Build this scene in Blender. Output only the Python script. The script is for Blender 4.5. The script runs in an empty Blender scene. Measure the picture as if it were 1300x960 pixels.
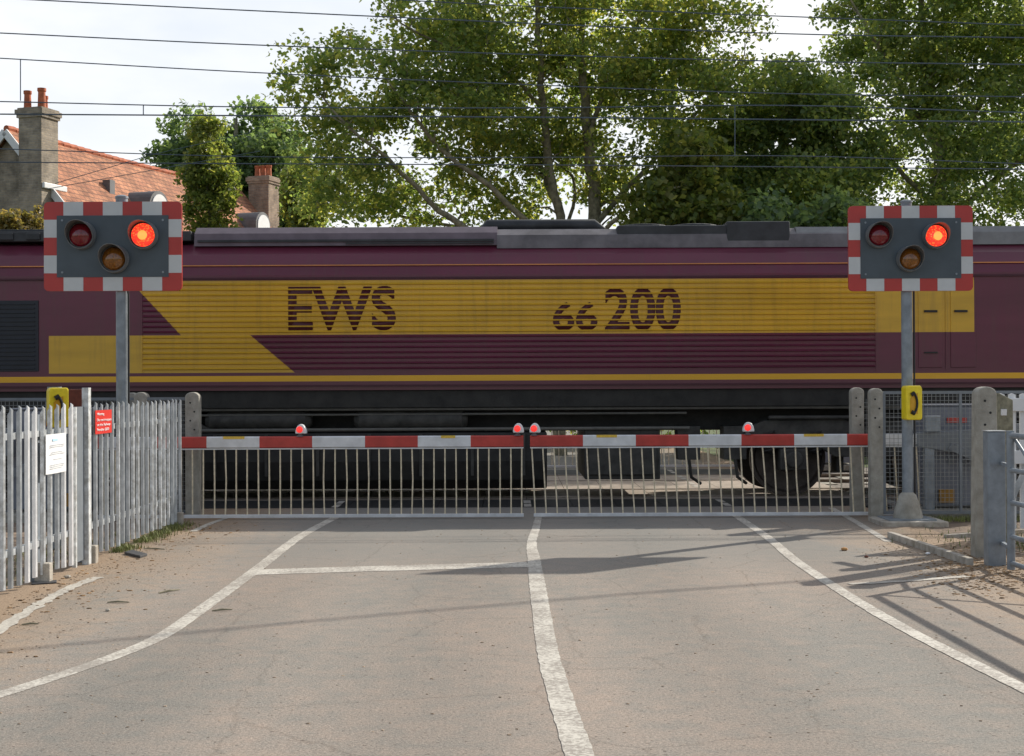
import bpy, math, random
import numpy as np
from mathutils import Matrix, Vector, noise
random.seed(7)
S = bpy.context.scene
COL = S.collection
PI = math.pi
R = math.radians

# ------------------------------------------------------------------ camera
F = 1820.0
CAMH = 1.6
PITCH = math.atan(10.0 / F)
ROLL = R(-0.25)
cam_d = bpy.data.cameras.new('camera')
cam = bpy.data.objects.new('camera', cam_d)
COL.objects.link(cam)
cam_d.sensor_width = 36.0
cam_d.lens = F / 1300.0 * 36.0
cam_d.clip_end = 3000
cam_d.clip_start = 0.1
CM = Matrix.Translation((0, 0, CAMH)) @ Matrix.Rotation(PI / 2 + PITCH, 4, 'X') @ Matrix.Rotation(ROLL, 4, 'Z')
cam.matrix_world = CM
S.camera = cam

# ------------------------------------------------------------------ light
SUN_EL = R(30.0)
SAZ = math.atan2(0.745, 0.667)          # measured from +Y towards +X
w = bpy.data.worlds.new('World')
S.world = w
w.use_nodes = True
nt = w.node_tree
for n in list(nt.nodes):
    nt.nodes.remove(n)
wo = nt.nodes.new('ShaderNodeOutputWorld')
bg = nt.nodes.new('ShaderNodeBackground')
sky = nt.nodes.new('ShaderNodeTexSky')
sky.sky_type = 'NISHITA'
sky.sun_disc = False
sky.sun_elevation = SUN_EL
sky.sun_rotation = SAZ
sky.air_density = 1.0
sky.dust_density = 1.5
tcw = nt.nodes.new('ShaderNodeTexCoord')
mp = nt.nodes.new('ShaderNodeMapping')
mp.inputs['Scale'].default_value = (1.2, 1.2, 3.0)
mp.inputs['Location'].default_value = (0.3, 0.1, 0.4)
cn = nt.nodes.new('ShaderNodeTexNoise')
cn.inputs['Scale'].default_value = 2.2
cn.inputs['Detail'].default_value = 7
cn.inputs['Roughness'].default_value = 0.55
cr = nt.nodes.new('ShaderNodeValToRGB')
cr.color_ramp.elements[0].position = 0.30
cr.color_ramp.elements[0].color = (0.72, 0.72, 0.72, 1)
cr.color_ramp.elements[1].position = 0.55
cr.color_ramp.elements[1].color = (1, 1, 1, 1)
cc = nt.nodes.new('ShaderNodeValToRGB')      # cloud tone
cc.color_ramp.elements[0].position = 0.35
cc.color_ramp.elements[0].color = (8.0, 8.2, 8.55, 1)
cc.color_ramp.elements[1].position = 0.62
cc.color_ramp.elements[1].color = (8.8, 8.8, 8.85, 1)
mx = nt.nodes.new('ShaderNodeMix')
mx.data_type = 'RGBA'
nt.links.new(tcw.outputs['Generated'], mp.inputs['Vector'])
nt.links.new(mp.outputs[0], cn.inputs['Vector'])
nt.links.new(cn.outputs['Fac'], cr.inputs['Fac'])
nt.links.new(cn.outputs['Fac'], cc.inputs['Fac'])
sepw = nt.nodes.new('ShaderNodeVectorMath'); sepw.operation = 'DOT_PRODUCT'
sepw.inputs[1].default_value = (0.25, 0.95, -0.25)
nt.links.new(tcw.outputs['Generated'], sepw.inputs[0])
mrw = nt.nodes.new('ShaderNodeMapRange'); mrw.interpolation_type = 'SMOOTHSTEP'
mrw.inputs['From Min'].default_value = -0.25; mrw.inputs['From Max'].default_value = 0.55
mrw.inputs['To Min'].default_value = 0.30; mrw.inputs['To Max'].default_value = 1.0
nt.links.new(sepw.outputs['Value'], mrw.inputs['Value'])
mulw = nt.nodes.new('ShaderNodeMath'); mulw.operation = 'MULTIPLY'
nt.links.new(cr.outputs['Color'], mulw.inputs[0]); nt.links.new(mrw.outputs[0], mulw.inputs[1])
nt.links.new(mulw.outputs[0], mx.inputs['Factor'])
nt.links.new(sky.outputs['Color'], mx.inputs['A'])
nt.links.new(cc.outputs['Color'], mx.inputs['B'])
nt.links.new(mx.outputs['Result'], bg.inputs['Color'])
bg.inputs['Strength'].default_value = 0.115
nt.links.new(bg.outputs[0], wo.inputs['Surface'])

sd = bpy.data.lights.new('sun', 'SUN')
sd.energy = 5.0
sd.angle = R(0.55)
sd.color = (1.0, 0.93, 0.82)
sun = bpy.data.objects.new('sun', sd)
COL.objects.link(sun)
sdir = Vector((math.sin(SAZ) * math.cos(SUN_EL), math.cos(SAZ) * math.cos(SUN_EL), math.sin(SUN_EL)))
sun.rotation_euler = sdir.to_track_quat('Z', 'Y').to_euler()
sun.location = (20, 30, 30)

S.render.resolution_x = 1024
S.render.resolution_y = 756
S.view_settings.view_transform = 'Standard'
S.view_settings.look = 'None'
S.view_settings.gamma = 1
S.view_settings.exposure = 0.17
S.view_settings.use_curve_mapping = False

# ------------------------------------------------------------------ pixel helpers (photo pixels -> world)
def ray(px, py):
    return (CM.to_3x3() @ Vector(((px - 650) / F, -(py - 480) / F, -1.0)))
def G(px, py, z=0.0):
    d = ray(px, py)
    t = (z - CAMH) / d.z
    return Vector((d.x * t, d.y * t, z))
def W(px, py, D):
    d = ray(px, py)
    t = D / d.y
    return Vector((d.x * t, D, CAMH + d.z * t))

# ------------------------------------------------------------------ materials
MATS = {}
def newmat(name):
    m = bpy.data.materials.new(name)
    m.use_nodes = True
    n = m.node_tree
    b = n.nodes['Principled BSDF']
    return m, n, b
def nd(n, typ, **kw):
    x = n.nodes.new(typ)
    for k, v in kw.items():
        if k in x.inputs:
            x.inputs[k].default_value = v
        else:
            setattr(x, k, v)
    return x
def mat(name, c, rough=0.6, metal=0.0, var=0.15, scale=8.0, bump=0.0, bscale=60.0, spec=0.4, island=0.0, c2=None, ramp=(0.35, 0.65)):
    if name in MATS:
        return MATS[name]
    m, n, b = newmat(name)
    tc = nd(n, 'ShaderNodeTexCoord')
    nz = nd(n, 'ShaderNodeTexNoise', Scale=scale, Detail=6.0, Roughness=0.6)
    n.links.new(tc.outputs['Object'], nz.inputs['Vector'])
    rp = nd(n, 'ShaderNodeValToRGB')
    c = tuple(c)
    lo = c2 if c2 else tuple(x * (1 - var) for x in c)
    hi = tuple(min(1, x * (1 + var)) for x in c)
    rp.color_ramp.elements[0].position = ramp[0]
    rp.color_ramp.elements[0].color = (*lo, 1)
    rp.color_ramp.elements[1].position = ramp[1]
    rp.color_ramp.elements[1].color = (*hi, 1)
    n.links.new(nz.outputs['Fac'], rp.inputs['Fac'])
    out = rp.outputs['Color']
    if island > 0:
        g = nd(n, 'ShaderNodeNewGeometry')
        mr = nd(n, 'ShaderNodeMapRange')
        mr.inputs['To Min'].default_value = 1 - island
        mr.inputs['To Max'].default_value = 1 + island
        n.links.new(g.outputs['Random Per Island'], mr.inputs['Value'])
        vm = nd(n, 'ShaderNodeVectorMath', operation='SCALE')
        n.links.new(out, vm.inputs[0])
        n.links.new(mr.outputs[0], vm.inputs['Scale'])
        out = vm.outputs[0]
    n.links.new(out, b.inputs['Base Color'])
    b.inputs['Roughness'].default_value = rough
    b.inputs['Metallic'].default_value = metal
    b.inputs['Specular IOR Level'].default_value = spec
    if bump > 0:
        n2 = nd(n, 'ShaderNodeTexNoise', Scale=bscale, Detail=4.0)
        n.links.new(tc.outputs['Object'], n2.inputs['Vector'])
        bp = nd(n, 'ShaderNodeBump', Strength=bump, Distance=0.01)
        n.links.new(n2.outputs['Fac'], bp.inputs['Height'])
        n.links.new(bp.outputs[0], b.inputs['Normal'])
    MATS[name] = m
    return m
def emis(name, c, s, base=(0.4, 0.02, 0.02)):
    m, n, b = newmat(name)
    b.inputs['Base Color'].default_value = (*base, 1)
    b.inputs['Emission Color'].default_value = (*c, 1)
    b.inputs['Emission Strength'].default_value = s
    b.inputs['Roughness'].default_value = 0.25
    return m

galv = mat('galvanised', (0.40, 0.42, 0.43), 0.45, 0.25, 0.22, 9, 0.15, 40, island=0.18)
galv_dark = mat('galvanised_dull', (0.22, 0.25, 0.28), 0.5, 0.2, 0.2, 7, 0.15, 40)
galv_pale = mat('galvanised_pale', (0.55, 0.57, 0.58), 0.5, 0.1, 0.25, 14, 0.2, 50, c2=(0.36, 0.36, 0.34))
pale_white = mat('painted_pale_white', (0.80, 0.80, 0.79), 0.45, 0.0, 0.1, 12)
steel_grey = mat('steel_grey_paint', (0.16, 0.18, 0.20), 0.5, 0.0, 0.12, 6, 0.1, 30)
cab_grey = mat('cabinet_grey', (0.16, 0.175, 0.21), 0.5, 0.0, 0.1, 3, 0.05, 30)
concrete = mat('concrete', (0.34, 0.325, 0.285), 0.9, 0, 0.18, 7, 0.6, 70, c2=(0.23, 0.215, 0.18), ramp=(0.3, 0.7))
concrete_lt = mat('concrete_light', (0.40, 0.37, 0.32), 0.9, 0, 0.2, 9, 0.5, 60, c2=(0.27, 0.24, 0.20))
red_p = mat('barrier_red', (0.43, 0.045, 0.035), 0.4, 0, 0.15, 5)
white_p = mat('barrier_white', (0.62, 0.63, 0.64), 0.4, 0, 0.12, 5)
cream = mat('cream_bars', (0.66, 0.57, 0.41), 0.5, 0, 0.2, 20)
yellow_st = mat('yellow_sticker', (0.68, 0.45, 0.06), 0.4, 0, 0.15, 60)
yellow_ph = mat('phone_yellow', (0.80, 0.62, 0.02), 0.35, 0, 0.08, 12)
orange_in = mat('phone_inset', (0.62, 0.33, 0.01), 0.4, 0, 0.08, 12)
black_p = mat('black_plastic', (0.012, 0.012, 0.014), 0.4, 0, 0.2, 12)
brd_red = mat('sign_red', (0.42, 0.04, 0.035), 0.3, 0, 0.06, 4)
brd_white = mat('sign_white', (0.52, 0.54, 0.55), 0.3, 0, 0.06, 4)
brd_grey = mat('sign_slate', (0.060, 0.078, 0.095), 0.35, 0, 0.10, 5)
red_lens_off = mat('red_lens_unlit', (0.16, 0.004, 0.012), 0.12, 0, 0.35, 60, spec=0.8)
amber_off = mat('amber_lens_unlit', (0.20, 0.070, 0.006), 0.12, 0, 0.45, 60, spec=0.8)
hood_m = mat('lamp_hood', (0.14, 0.145, 0.15), 0.35, 0, 0.15, 10)
lamp_ring = mat('lamp_housing', (0.45, 0.46, 0.47), 0.35, 0.1, 0.1, 10)
rust = mat('rusty_brown', (0.13, 0.035, 0.02), 0.8, 0, 0.3, 12)
rail_m = mat('rail_steel', (0.20, 0.16, 0.13), 0.4, 0.6, 0.3, 12)
rubber = mat('rubber_panel', (0.020, 0.020, 0.020), 0.7, 0, 0.3, 12, 0.2, 30)
timber = mat('pale_concrete_slab', (0.36, 0.30, 0.245), 0.85, 0, 0.2, 6, 0.4, 40)
wire_m = mat('wire', (0.09, 0.12, 0.15), 0.5, 0.3, 0.1, 2)
wire_mesh = mat('mesh_wire', (0.25, 0.26, 0.26), 0.5, 0.3, 0.2, 5)
black_u = mat('underframe_black', (0.018, 0.017, 0.015), 0.6, 0, 0.45, 4, 0.3, 20)
grey_u = mat('underframe_grey', (0.045, 0.043, 0.038), 0.6, 0, 0.4, 6, 0.3, 20)
roof_dk = mat('roof_dark', (0.030, 0.032, 0.036), 0.5, 0, 0.4, 3, 0.1, 20)
roof_gr = mat('roof_grey', (0.135, 0.125, 0.135), 0.55, 0, 0.3, 3, 0.1, 20)
roof_pu = mat('roof_purple_grey', (0.135, 0.105, 0.125), 0.5, 0, 0.2, 3, 0.1, 20)
maroon_p = mat('maroon_letters', (0.075, 0.012, 0.022), 0.45, 0, 0.1, 4)
wheel_m = mat('wheel_steel', (0.07, 0.058, 0.05), 0.5, 0.4, 0.3, 10)
terracotta = mat('terracotta', (0.42, 0.12, 0.055), 0.8, 0, 0.3, 6, 0.2, 30)
white_house = mat('white_woodwork', (0.72, 0.72, 0.72), 0.5, 0, 0.06, 3)
glass_dk = mat('dark_glass', (0.015, 0.02, 0.03), 0.08, 0, 0.1, 3, spec=0.8)
lead = mat('lead_grey', (0.12, 0.12, 0.125), 0.6, 0, 0.2, 3)
timber_post = mat('weathered_timber', (0.24, 0.225, 0.16), 0.9, 0, 0.35, 14, 0.6, 50)
stone_m = mat('debris', (0.30, 0.22, 0.15), 0.9, 0, 0.4, 20, island=0.45)
slate_m = mat('slate_piece', (0.055, 0.056, 0.06), 0.6, 0, 0.2, 20)
sign_red2 = mat('notice_red', (0.62, 0.04, 0.03), 0.4, 0, 0.05, 4)
sign_w2 = mat('notice_white', (0.82, 0.82, 0.82), 0.4, 0, 0.03, 4)
ink = mat('notice_ink', (0.50, 0.52, 0.54), 0.5, 0, 0.1, 60)
ink_blue = mat('notice_blue', (0.45, 0.66, 0.80), 0.5, 0, 0.1, 60)
grass_m = mat('grass_blades', (0.15, 0.17, 0.05), 0.7, 0, 0.25, 3, island=0.5)

lit_red = emis('red_lamp_lit', (1.0, 0.05, 0.04), 0.75, (0.7, 0.03, 0.02))
def lit_lens(name):
    m, n, b = newmat(name)
    tc = nd(n, 'ShaderNodeTexCoord')
    wv = nd(n, 'ShaderNodeTexVoronoi', Scale=42.0)
    n.links.new(tc.outputs['Object'], wv.inputs['Vector'])
    rp = nd(n, 'ShaderNodeValToRGB')
    rp.color_ramp.elements[0].position = 0.0
    rp.color_ramp.elements[0].color = (1.0, 0.30, 0.05, 1)
    rp.color_ramp.elements[1].position = 0.45
    rp.color_ramp.elements[1].color = (1.0, 0.035, 0.02, 1)
    n.links.new(wv.outputs['Distance'], rp.inputs['Fac'])
    n.links.new(rp.outputs['Color'], b.inputs['Emission Color'])
    b.inputs['Emission Strength'].default_value = 1.15
    b.inputs['Base Color'].default_value = (0.6, 0.02, 0.01, 1)
    b.inputs['Roughness'].default_value = 0.2
    return m
lit_big = lit_lens('signal_lamp_lit')
lit_core = emis('signal_lamp_core', (1.0, 0.26, 0.05), 1.5, (0.8, 0.2, 0.05))

def road_mat():
    m, n, b = newmat('worn_asphalt')
    L = n.links.new
    tc = nd(n, 'ShaderNodeTexCoord')
    co = tc.outputs['Object']
    big = nd(n, 'ShaderNodeTexNoise', Scale=0.55, Detail=5.0, Roughness=0.6)
    mid = nd(n, 'ShaderNodeTexNoise', Scale=6.0, Detail=6.0, Roughness=0.65)
    fine = nd(n, 'ShaderNodeTexNoise', Scale=60.0, Detail=6.0, Roughness=0.85)
    vor = nd(n, 'ShaderNodeTexVoronoi', Scale=95.0)
    mpp = nd(n, 'ShaderNodeMapping')
    mpp.inputs['Scale'].default_value = (1.0, 0.35, 1.0)
    L(co, mpp.inputs['Vector'])
    L(mpp.outputs[0], big.inputs['Vector'])
    for q in (mid, fine, vor):
        L(co, q.inputs['Vector'])
    r1 = nd(n, 'ShaderNodeValToRGB')
    e = r1.color_ramp.elements
    e[0].position = 0.38; e[0].color = (0.250, 0.238, 0.216, 1)
    e[1].position = 0.62; e[1].color = (0.350, 0.290, 0.245, 1)
    add = nd(n, 'ShaderNodeMath', operation='MULTIPLY_ADD')
    L(mid.outputs['Fac'], add.inputs[0]); add.inputs[1].default_value = 0.5
    sub = nd(n, 'ShaderNodeMath', operation='MULTIPLY_ADD')
    L(big.outputs['Fac'], sub.inputs[0]); sub.inputs[1].default_value = 0.75; sub.inputs[2].default_value = -0.12
    L(sub.outputs[0], add.inputs[2])
    L(add.outputs[0], r1.inputs['Fac'])
    # dusty brown edges: distance from the middle of the carriageway
    sp = nd(n, 'ShaderNodeSeparateXYZ'); L(co, sp.inputs[0])
    ab = nd(n, 'ShaderNodeMath', operation='ADD'); L(sp.outputs['X'], ab.inputs[0]); ab.inputs[1].default_value = -0.25
    ab2 = nd(n, 'ShaderNodeMath', operation='ABSOLUTE'); L(ab.outputs[0], ab2.inputs[0])
    nzz = nd(n, 'ShaderNodeMath', operation='MULTIPLY_ADD'); L(mid.outputs['Fac'], nzz.inputs[0]); nzz.inputs[1].default_value = 0.9
    L(ab2.outputs[0], nzz.inputs[2])
    nz2 = nd(n, 'ShaderNodeMath', operation='MULTIPLY_ADD'); L(big.outputs['Fac'], nz2.inputs[0]); nz2.inputs[1].default_value = 2.4
    L(nzz.outputs[0], nz2.inputs[2])
    mr = nd(n, 'ShaderNodeMapRange'); L(nz2.outputs[0], mr.inputs['Value'])
    mr.inputs['From Min'].default_value = 4.5; mr.inputs['From Max'].default_value = 5.6
    mx1 = nd(n, 'ShaderNodeMix', data_type='RGBA')
    L(mr.outputs[0], mx1.inputs['Factor']); L(r1.outputs['Color'], mx1.inputs['A'])
    mx1.inputs['B'].default_value = (0.36, 0.268, 0.19, 1)
    # speckle
    r2 = nd(n, 'ShaderNodeValToRGB')
    r2.color_ramp.elements[0].position = 0.34; r2.color_ramp.elements[0].color = (0.36, 0.36, 0.36, 1)
    r2.color_ramp.elements[1].position = 0.62; r2.color_ramp.elements[1].color = (1.24, 1.22, 1.18, 1)
    L(fine.outputs['Fac'], r2.inputs['Fac'])
    mul = nd(n, 'ShaderNodeMix', data_type='RGBA', blend_type='MULTIPLY')
    mul.inputs['Factor'].default_value = 0.8
    L(mx1.outputs['Result'], mul.inputs['A']); L(r2.outputs['Color'], mul.inputs['B'])
    # dark grit specks
    dk = nd(n, 'ShaderNodeTexNoise', Scale=31.0, Detail=3.0)
    L(co, dk.inputs['Vector'])
    dr = nd(n, 'ShaderNodeValToRGB')
    dr.color_ramp.elements[0].position = 0.30; dr.color_ramp.elements[0].color = (0.45, 0.42, 0.4, 1)
    dr.color_ramp.elements[1].position = 0.35; dr.color_ramp.elements[1].color = (1, 1, 1, 1)
    L(dk.outputs['Fac'], dr.inputs['Fac'])
    mul2 = nd(n, 'ShaderNodeMix', data_type='RGBA', blend_type='MULTIPLY')
    mul2.inputs['Factor'].default_value = 1.0
    L(mul.outputs['Result'], mul2.inputs['A']); L(dr.outputs['Color'], mul2.inputs['B'])
    # wheel tracks polished paler, and a greyer stretch near the crossing
    sx2 = nd(n, 'ShaderNodeMath', operation='MULTIPLY'); L(sp.outputs['X'], sx2.inputs[0]); sx2.inputs[1].default_value = 3.9
    sx3 = nd(n, 'ShaderNodeMath', operation='SINE'); L(sx2.outputs[0], sx3.inputs[0])
    sx4 = nd(n, 'ShaderNodeMapRange'); L(sx3.outputs[0], sx4.inputs['Value'])
    sx4.inputs['From Min'].default_value = -1; sx4.inputs['To Min'].default_value = 0.93; sx4.inputs['To Max'].default_value = 1.06
    vt = nd(n, 'ShaderNodeVectorMath', operation='SCALE'); L(mul2.outputs['Result'], vt.inputs[0]); L(sx4.outputs[0], vt.inputs['Scale'])
    gy = nd(n, 'ShaderNodeMath', operation='MULTIPLY_ADD'); L(big.outputs['Fac'], gy.inputs[0]); gy.inputs[1].default_value = 5.0
    L(sp.outputs['Y'], gy.inputs[2])
    gm = nd(n, 'ShaderNodeMapRange'); L(gy.outputs[0], gm.inputs['Value'])
    gm.inputs['From Min'].default_value = 14.6; gm.inputs['From Max'].default_value = 16.4; gm.inputs['To Max'].default_value = 0.6
    inv = nd(n, 'ShaderNodeMath', operation='SUBTRACT'); inv.inputs[0].default_value = 1.0; L(mr.outputs[0], inv.inputs[1])
    gf = nd(n, 'ShaderNodeMath', operation='MULTIPLY'); L(gm.outputs[0], gf.inputs[0]); L(inv.outputs[0], gf.inputs[1])
    gx_ = nd(n, 'ShaderNodeMix', data_type='RGBA'); L(gf.outputs[0], gx_.inputs['Factor'])
    L(vt.outputs[0], gx_.inputs['A']); gx_.inputs['B'].default_value = (0.215, 0.212, 0.195, 1)
    mul2 = gx_
    # fine cracks
    wrp = nd(n, 'ShaderNodeMix', data_type='RGBA'); wrp.inputs['Factor'].default_value = 0.12
    L(co, wrp.inputs['A']); L(mid.outputs['Color'], wrp.inputs['B'])
    vc = nd(n, 'ShaderNodeTexVoronoi', Scale=0.9); vc.feature = 'DISTANCE_TO_EDGE'
    L(wrp.outputs['Result'], vc.inputs['Vector'])
    rc = nd(n, 'ShaderNodeValToRGB')
    rc.color_ramp.elements[0].position = 0.0; rc.color_ramp.elements[0].color = (0.62, 0.6, 0.58, 1)
    rc.color_ramp.elements[1].position = 0.009; rc.color_ramp.elements[1].color = (1, 1, 1, 1)
    L(vc.outputs['Distance'], rc.inputs['Fac'])
    mul3 = nd(n, 'ShaderNodeMix', data_type='RGBA', blend_type='MULTIPLY')
    L(big.outputs['Fac'], mul3.inputs['Factor'])
    L(mul2.outputs['Result'], mul3.inputs['A']); L(rc.outputs['Color'], mul3.inputs['B'])
    L(mul3.outputs['Result'], b.inputs['Base Color'])
    b.inputs['Roughness'].default_value = 0.93
    b.inputs['Specular IOR Level'].default_value = 0.2
    bp = nd(n, 'ShaderNodeBump', Strength=0.3, Distance=0.005)
    L(vor.outputs['Distance'], bp.inputs['Height'])
    bp2 = nd(n, 'ShaderNodeBump', Strength=0.4, Distance=0.008)
    L(fine.outputs['Fac'], bp2.inputs['Height'])
    L(bp.outputs[0], bp2.inputs['Normal'])
    L(bp2.outputs[0], b.inputs['Normal'])
    return m
asphalt = road_mat()

def worn_paint(name, col, thr=(0.45, 0.56)):
    m, n, b = newmat(name)
    L = n.links.new
    tc = nd(n, 'ShaderNodeTexCoord')
    n1 = nd(n, 'ShaderNodeTexNoise', Scale=34.0, Detail=6.0, Roughness=0.7)
    n2 = nd(n, 'ShaderNodeTexNoise', Scale=3.0, Detail=4.0)
    L(tc.outputs['Object'], n1.inputs['Vector']); L(tc.outputs['Object'], n2.inputs['Vector'])
    ad = nd(n, 'ShaderNodeMath', operation='MULTIPLY_ADD')
    L(n2.outputs['Fac'], ad.inputs[0]); ad.inputs[1].default_value = 0.35
    hf = nd(n, 'ShaderNodeMath', operation='MULTIPLY')
    L(n1.outputs['Fac'], hf.inputs[0]); hf.inputs[1].default_value = 0.65
    L(hf.outputs[0], ad.inputs[2])
    rp = nd(n, 'ShaderNodeValToRGB')
    rp.color_ramp.elements[0].position = thr[0]; rp.color_ramp.elements[0].color = (0.29, 0.26, 0.225, 1)
    rp.color_ramp.elements[1].position = thr[1]; rp.color_ramp.elements[1].color = (*col, 1)
    L(ad.outputs[0], rp.inputs['Fac'])
    L(rp.outputs['Color'], b.inputs['Base Color'])
    b.inputs['Roughness'].default_value = 0.8
    bp = nd(n, 'ShaderNodeBump', Strength=0.5, Distance=0.005)
    L(n1.outputs['Fac'], bp.inputs['Height']); L(bp.outputs[0], b.inputs['Normal'])
    return m
paint = worn_paint('road_paint_white', (0.56, 0.53, 0.465))
paint_old = worn_paint('road_paint_faded', (0.50, 0.47, 0.41), (0.42, 0.56))

dirt = mat('dirt', (0.22, 0.165, 0.12), 0.95, 0, 0.3, 5, 1.0, 45, c2=(0.13, 0.095, 0.07))
field = mat('field_grass', (0.075, 0.10, 0.03), 0.95, 0, 0.4, 1.5, 0.8, 20)
ballast = mat('ballast', (0.20, 0.175, 0.15), 0.95, 0, 0.5, 22, 1.5, 22, c2=(0.07, 0.06, 0.05))

def brick_mat(name, c1, c2, mortar, sc=(1, 1), bw=0.22, rh=0.075, ms=0.012, mode='wall', var=0.5):
    m, n, b = newmat(name)
    L = n.links.new
    tc = nd(n, 'ShaderNodeTexCoord')
    sp = nd(n, 'ShaderNodeSeparateXYZ'); L(tc.outputs['Object'], sp.inputs[0])
    ad = nd(n, 'ShaderNodeMath', operation='ADD')
    L(sp.outputs['X'], ad.inputs[0]); L(sp.outputs['Y'], ad.inputs[1])
    cb = nd(n, 'ShaderNodeCombineXYZ')
    if mode == 'wall':
        L(ad.outputs[0], cb.inputs['X'])
    else:
        L(sp.outputs['Y'], cb.inputs['X'])
    L(sp.outputs['Z'], cb.inputs['Y'])
    bt = nd(n, 'ShaderNodeTexBrick')
    bt.inputs['Scale'].default_value = 1.0
    bt.inputs['Brick Width'].default_value = bw
    bt.inputs['Row Height'].default_value = rh
    bt.inputs['Mortar Size'].default_value = ms
    bt.inputs['Color1'].default_value = (*c1, 1)
    bt.inputs['Color2'].default_value = (*c2, 1)
    bt.inputs['Mortar'].default_value = (*mortar, 1)
    L(cb.outputs[0], bt.inputs['Vector'])
    nz = nd(n, 'ShaderNodeTexNoise', Scale=1.6, Detail=6.0, Roughness=0.7)
    L(tc.outputs['Object'], nz.inputs['Vector'])
    rp = nd(n, 'ShaderNodeValToRGB')
    rp.color_ramp.elements[0].position = 0.35; rp.color_ramp.elements[0].color = (1 - var, 1 - var, 1 - var, 1)
    rp.color_ramp.elements[1].position = 0.65; rp.color_ramp.elements[1].color = (1.15, 1.15, 1.15, 1)
    L(nz.outputs['Fac'], rp.inputs['Fac'])
    mu = nd(n, 'ShaderNodeMix', data_type='RGBA', blend_type='MULTIPLY')
    mu.inputs['Factor'].default_value = 1
    L(bt.outputs['Color'], mu.inputs['A']); L(rp.outputs['Color'], mu.inputs['B'])
    L(mu.outputs['Result'], b.inputs['Base Color'])
    b.inputs['Roughness'].default_value = 0.9
    bp = nd(n, 'ShaderNodeBump', Strength=0.6, Distance=0.02)
    L(bt.outputs['Fac'], bp.inputs['Height']); bp.invert = True
    L(bp.outputs[0], b.inputs['Normal'])
    return m
brick_grey = brick_mat('grey_gault_brick', (0.27, 0.225, 0.175), (0.40, 0.325, 0.235), (0.33, 0.29, 0.24))
brick_red = brick_mat('red_brown_brick', (0.30, 0.20, 0.14), (0.40, 0.28, 0.19), (0.32, 0.27, 0.22))
tiles = brick_mat('clay_roof_tiles', (0.53, 0.235, 0.125), (0.38, 0.155, 0.085), (0.20, 0.10, 0.065), bw=0.28, rh=0.17, ms=0.016, mode='roof', var=0.45)

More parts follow.
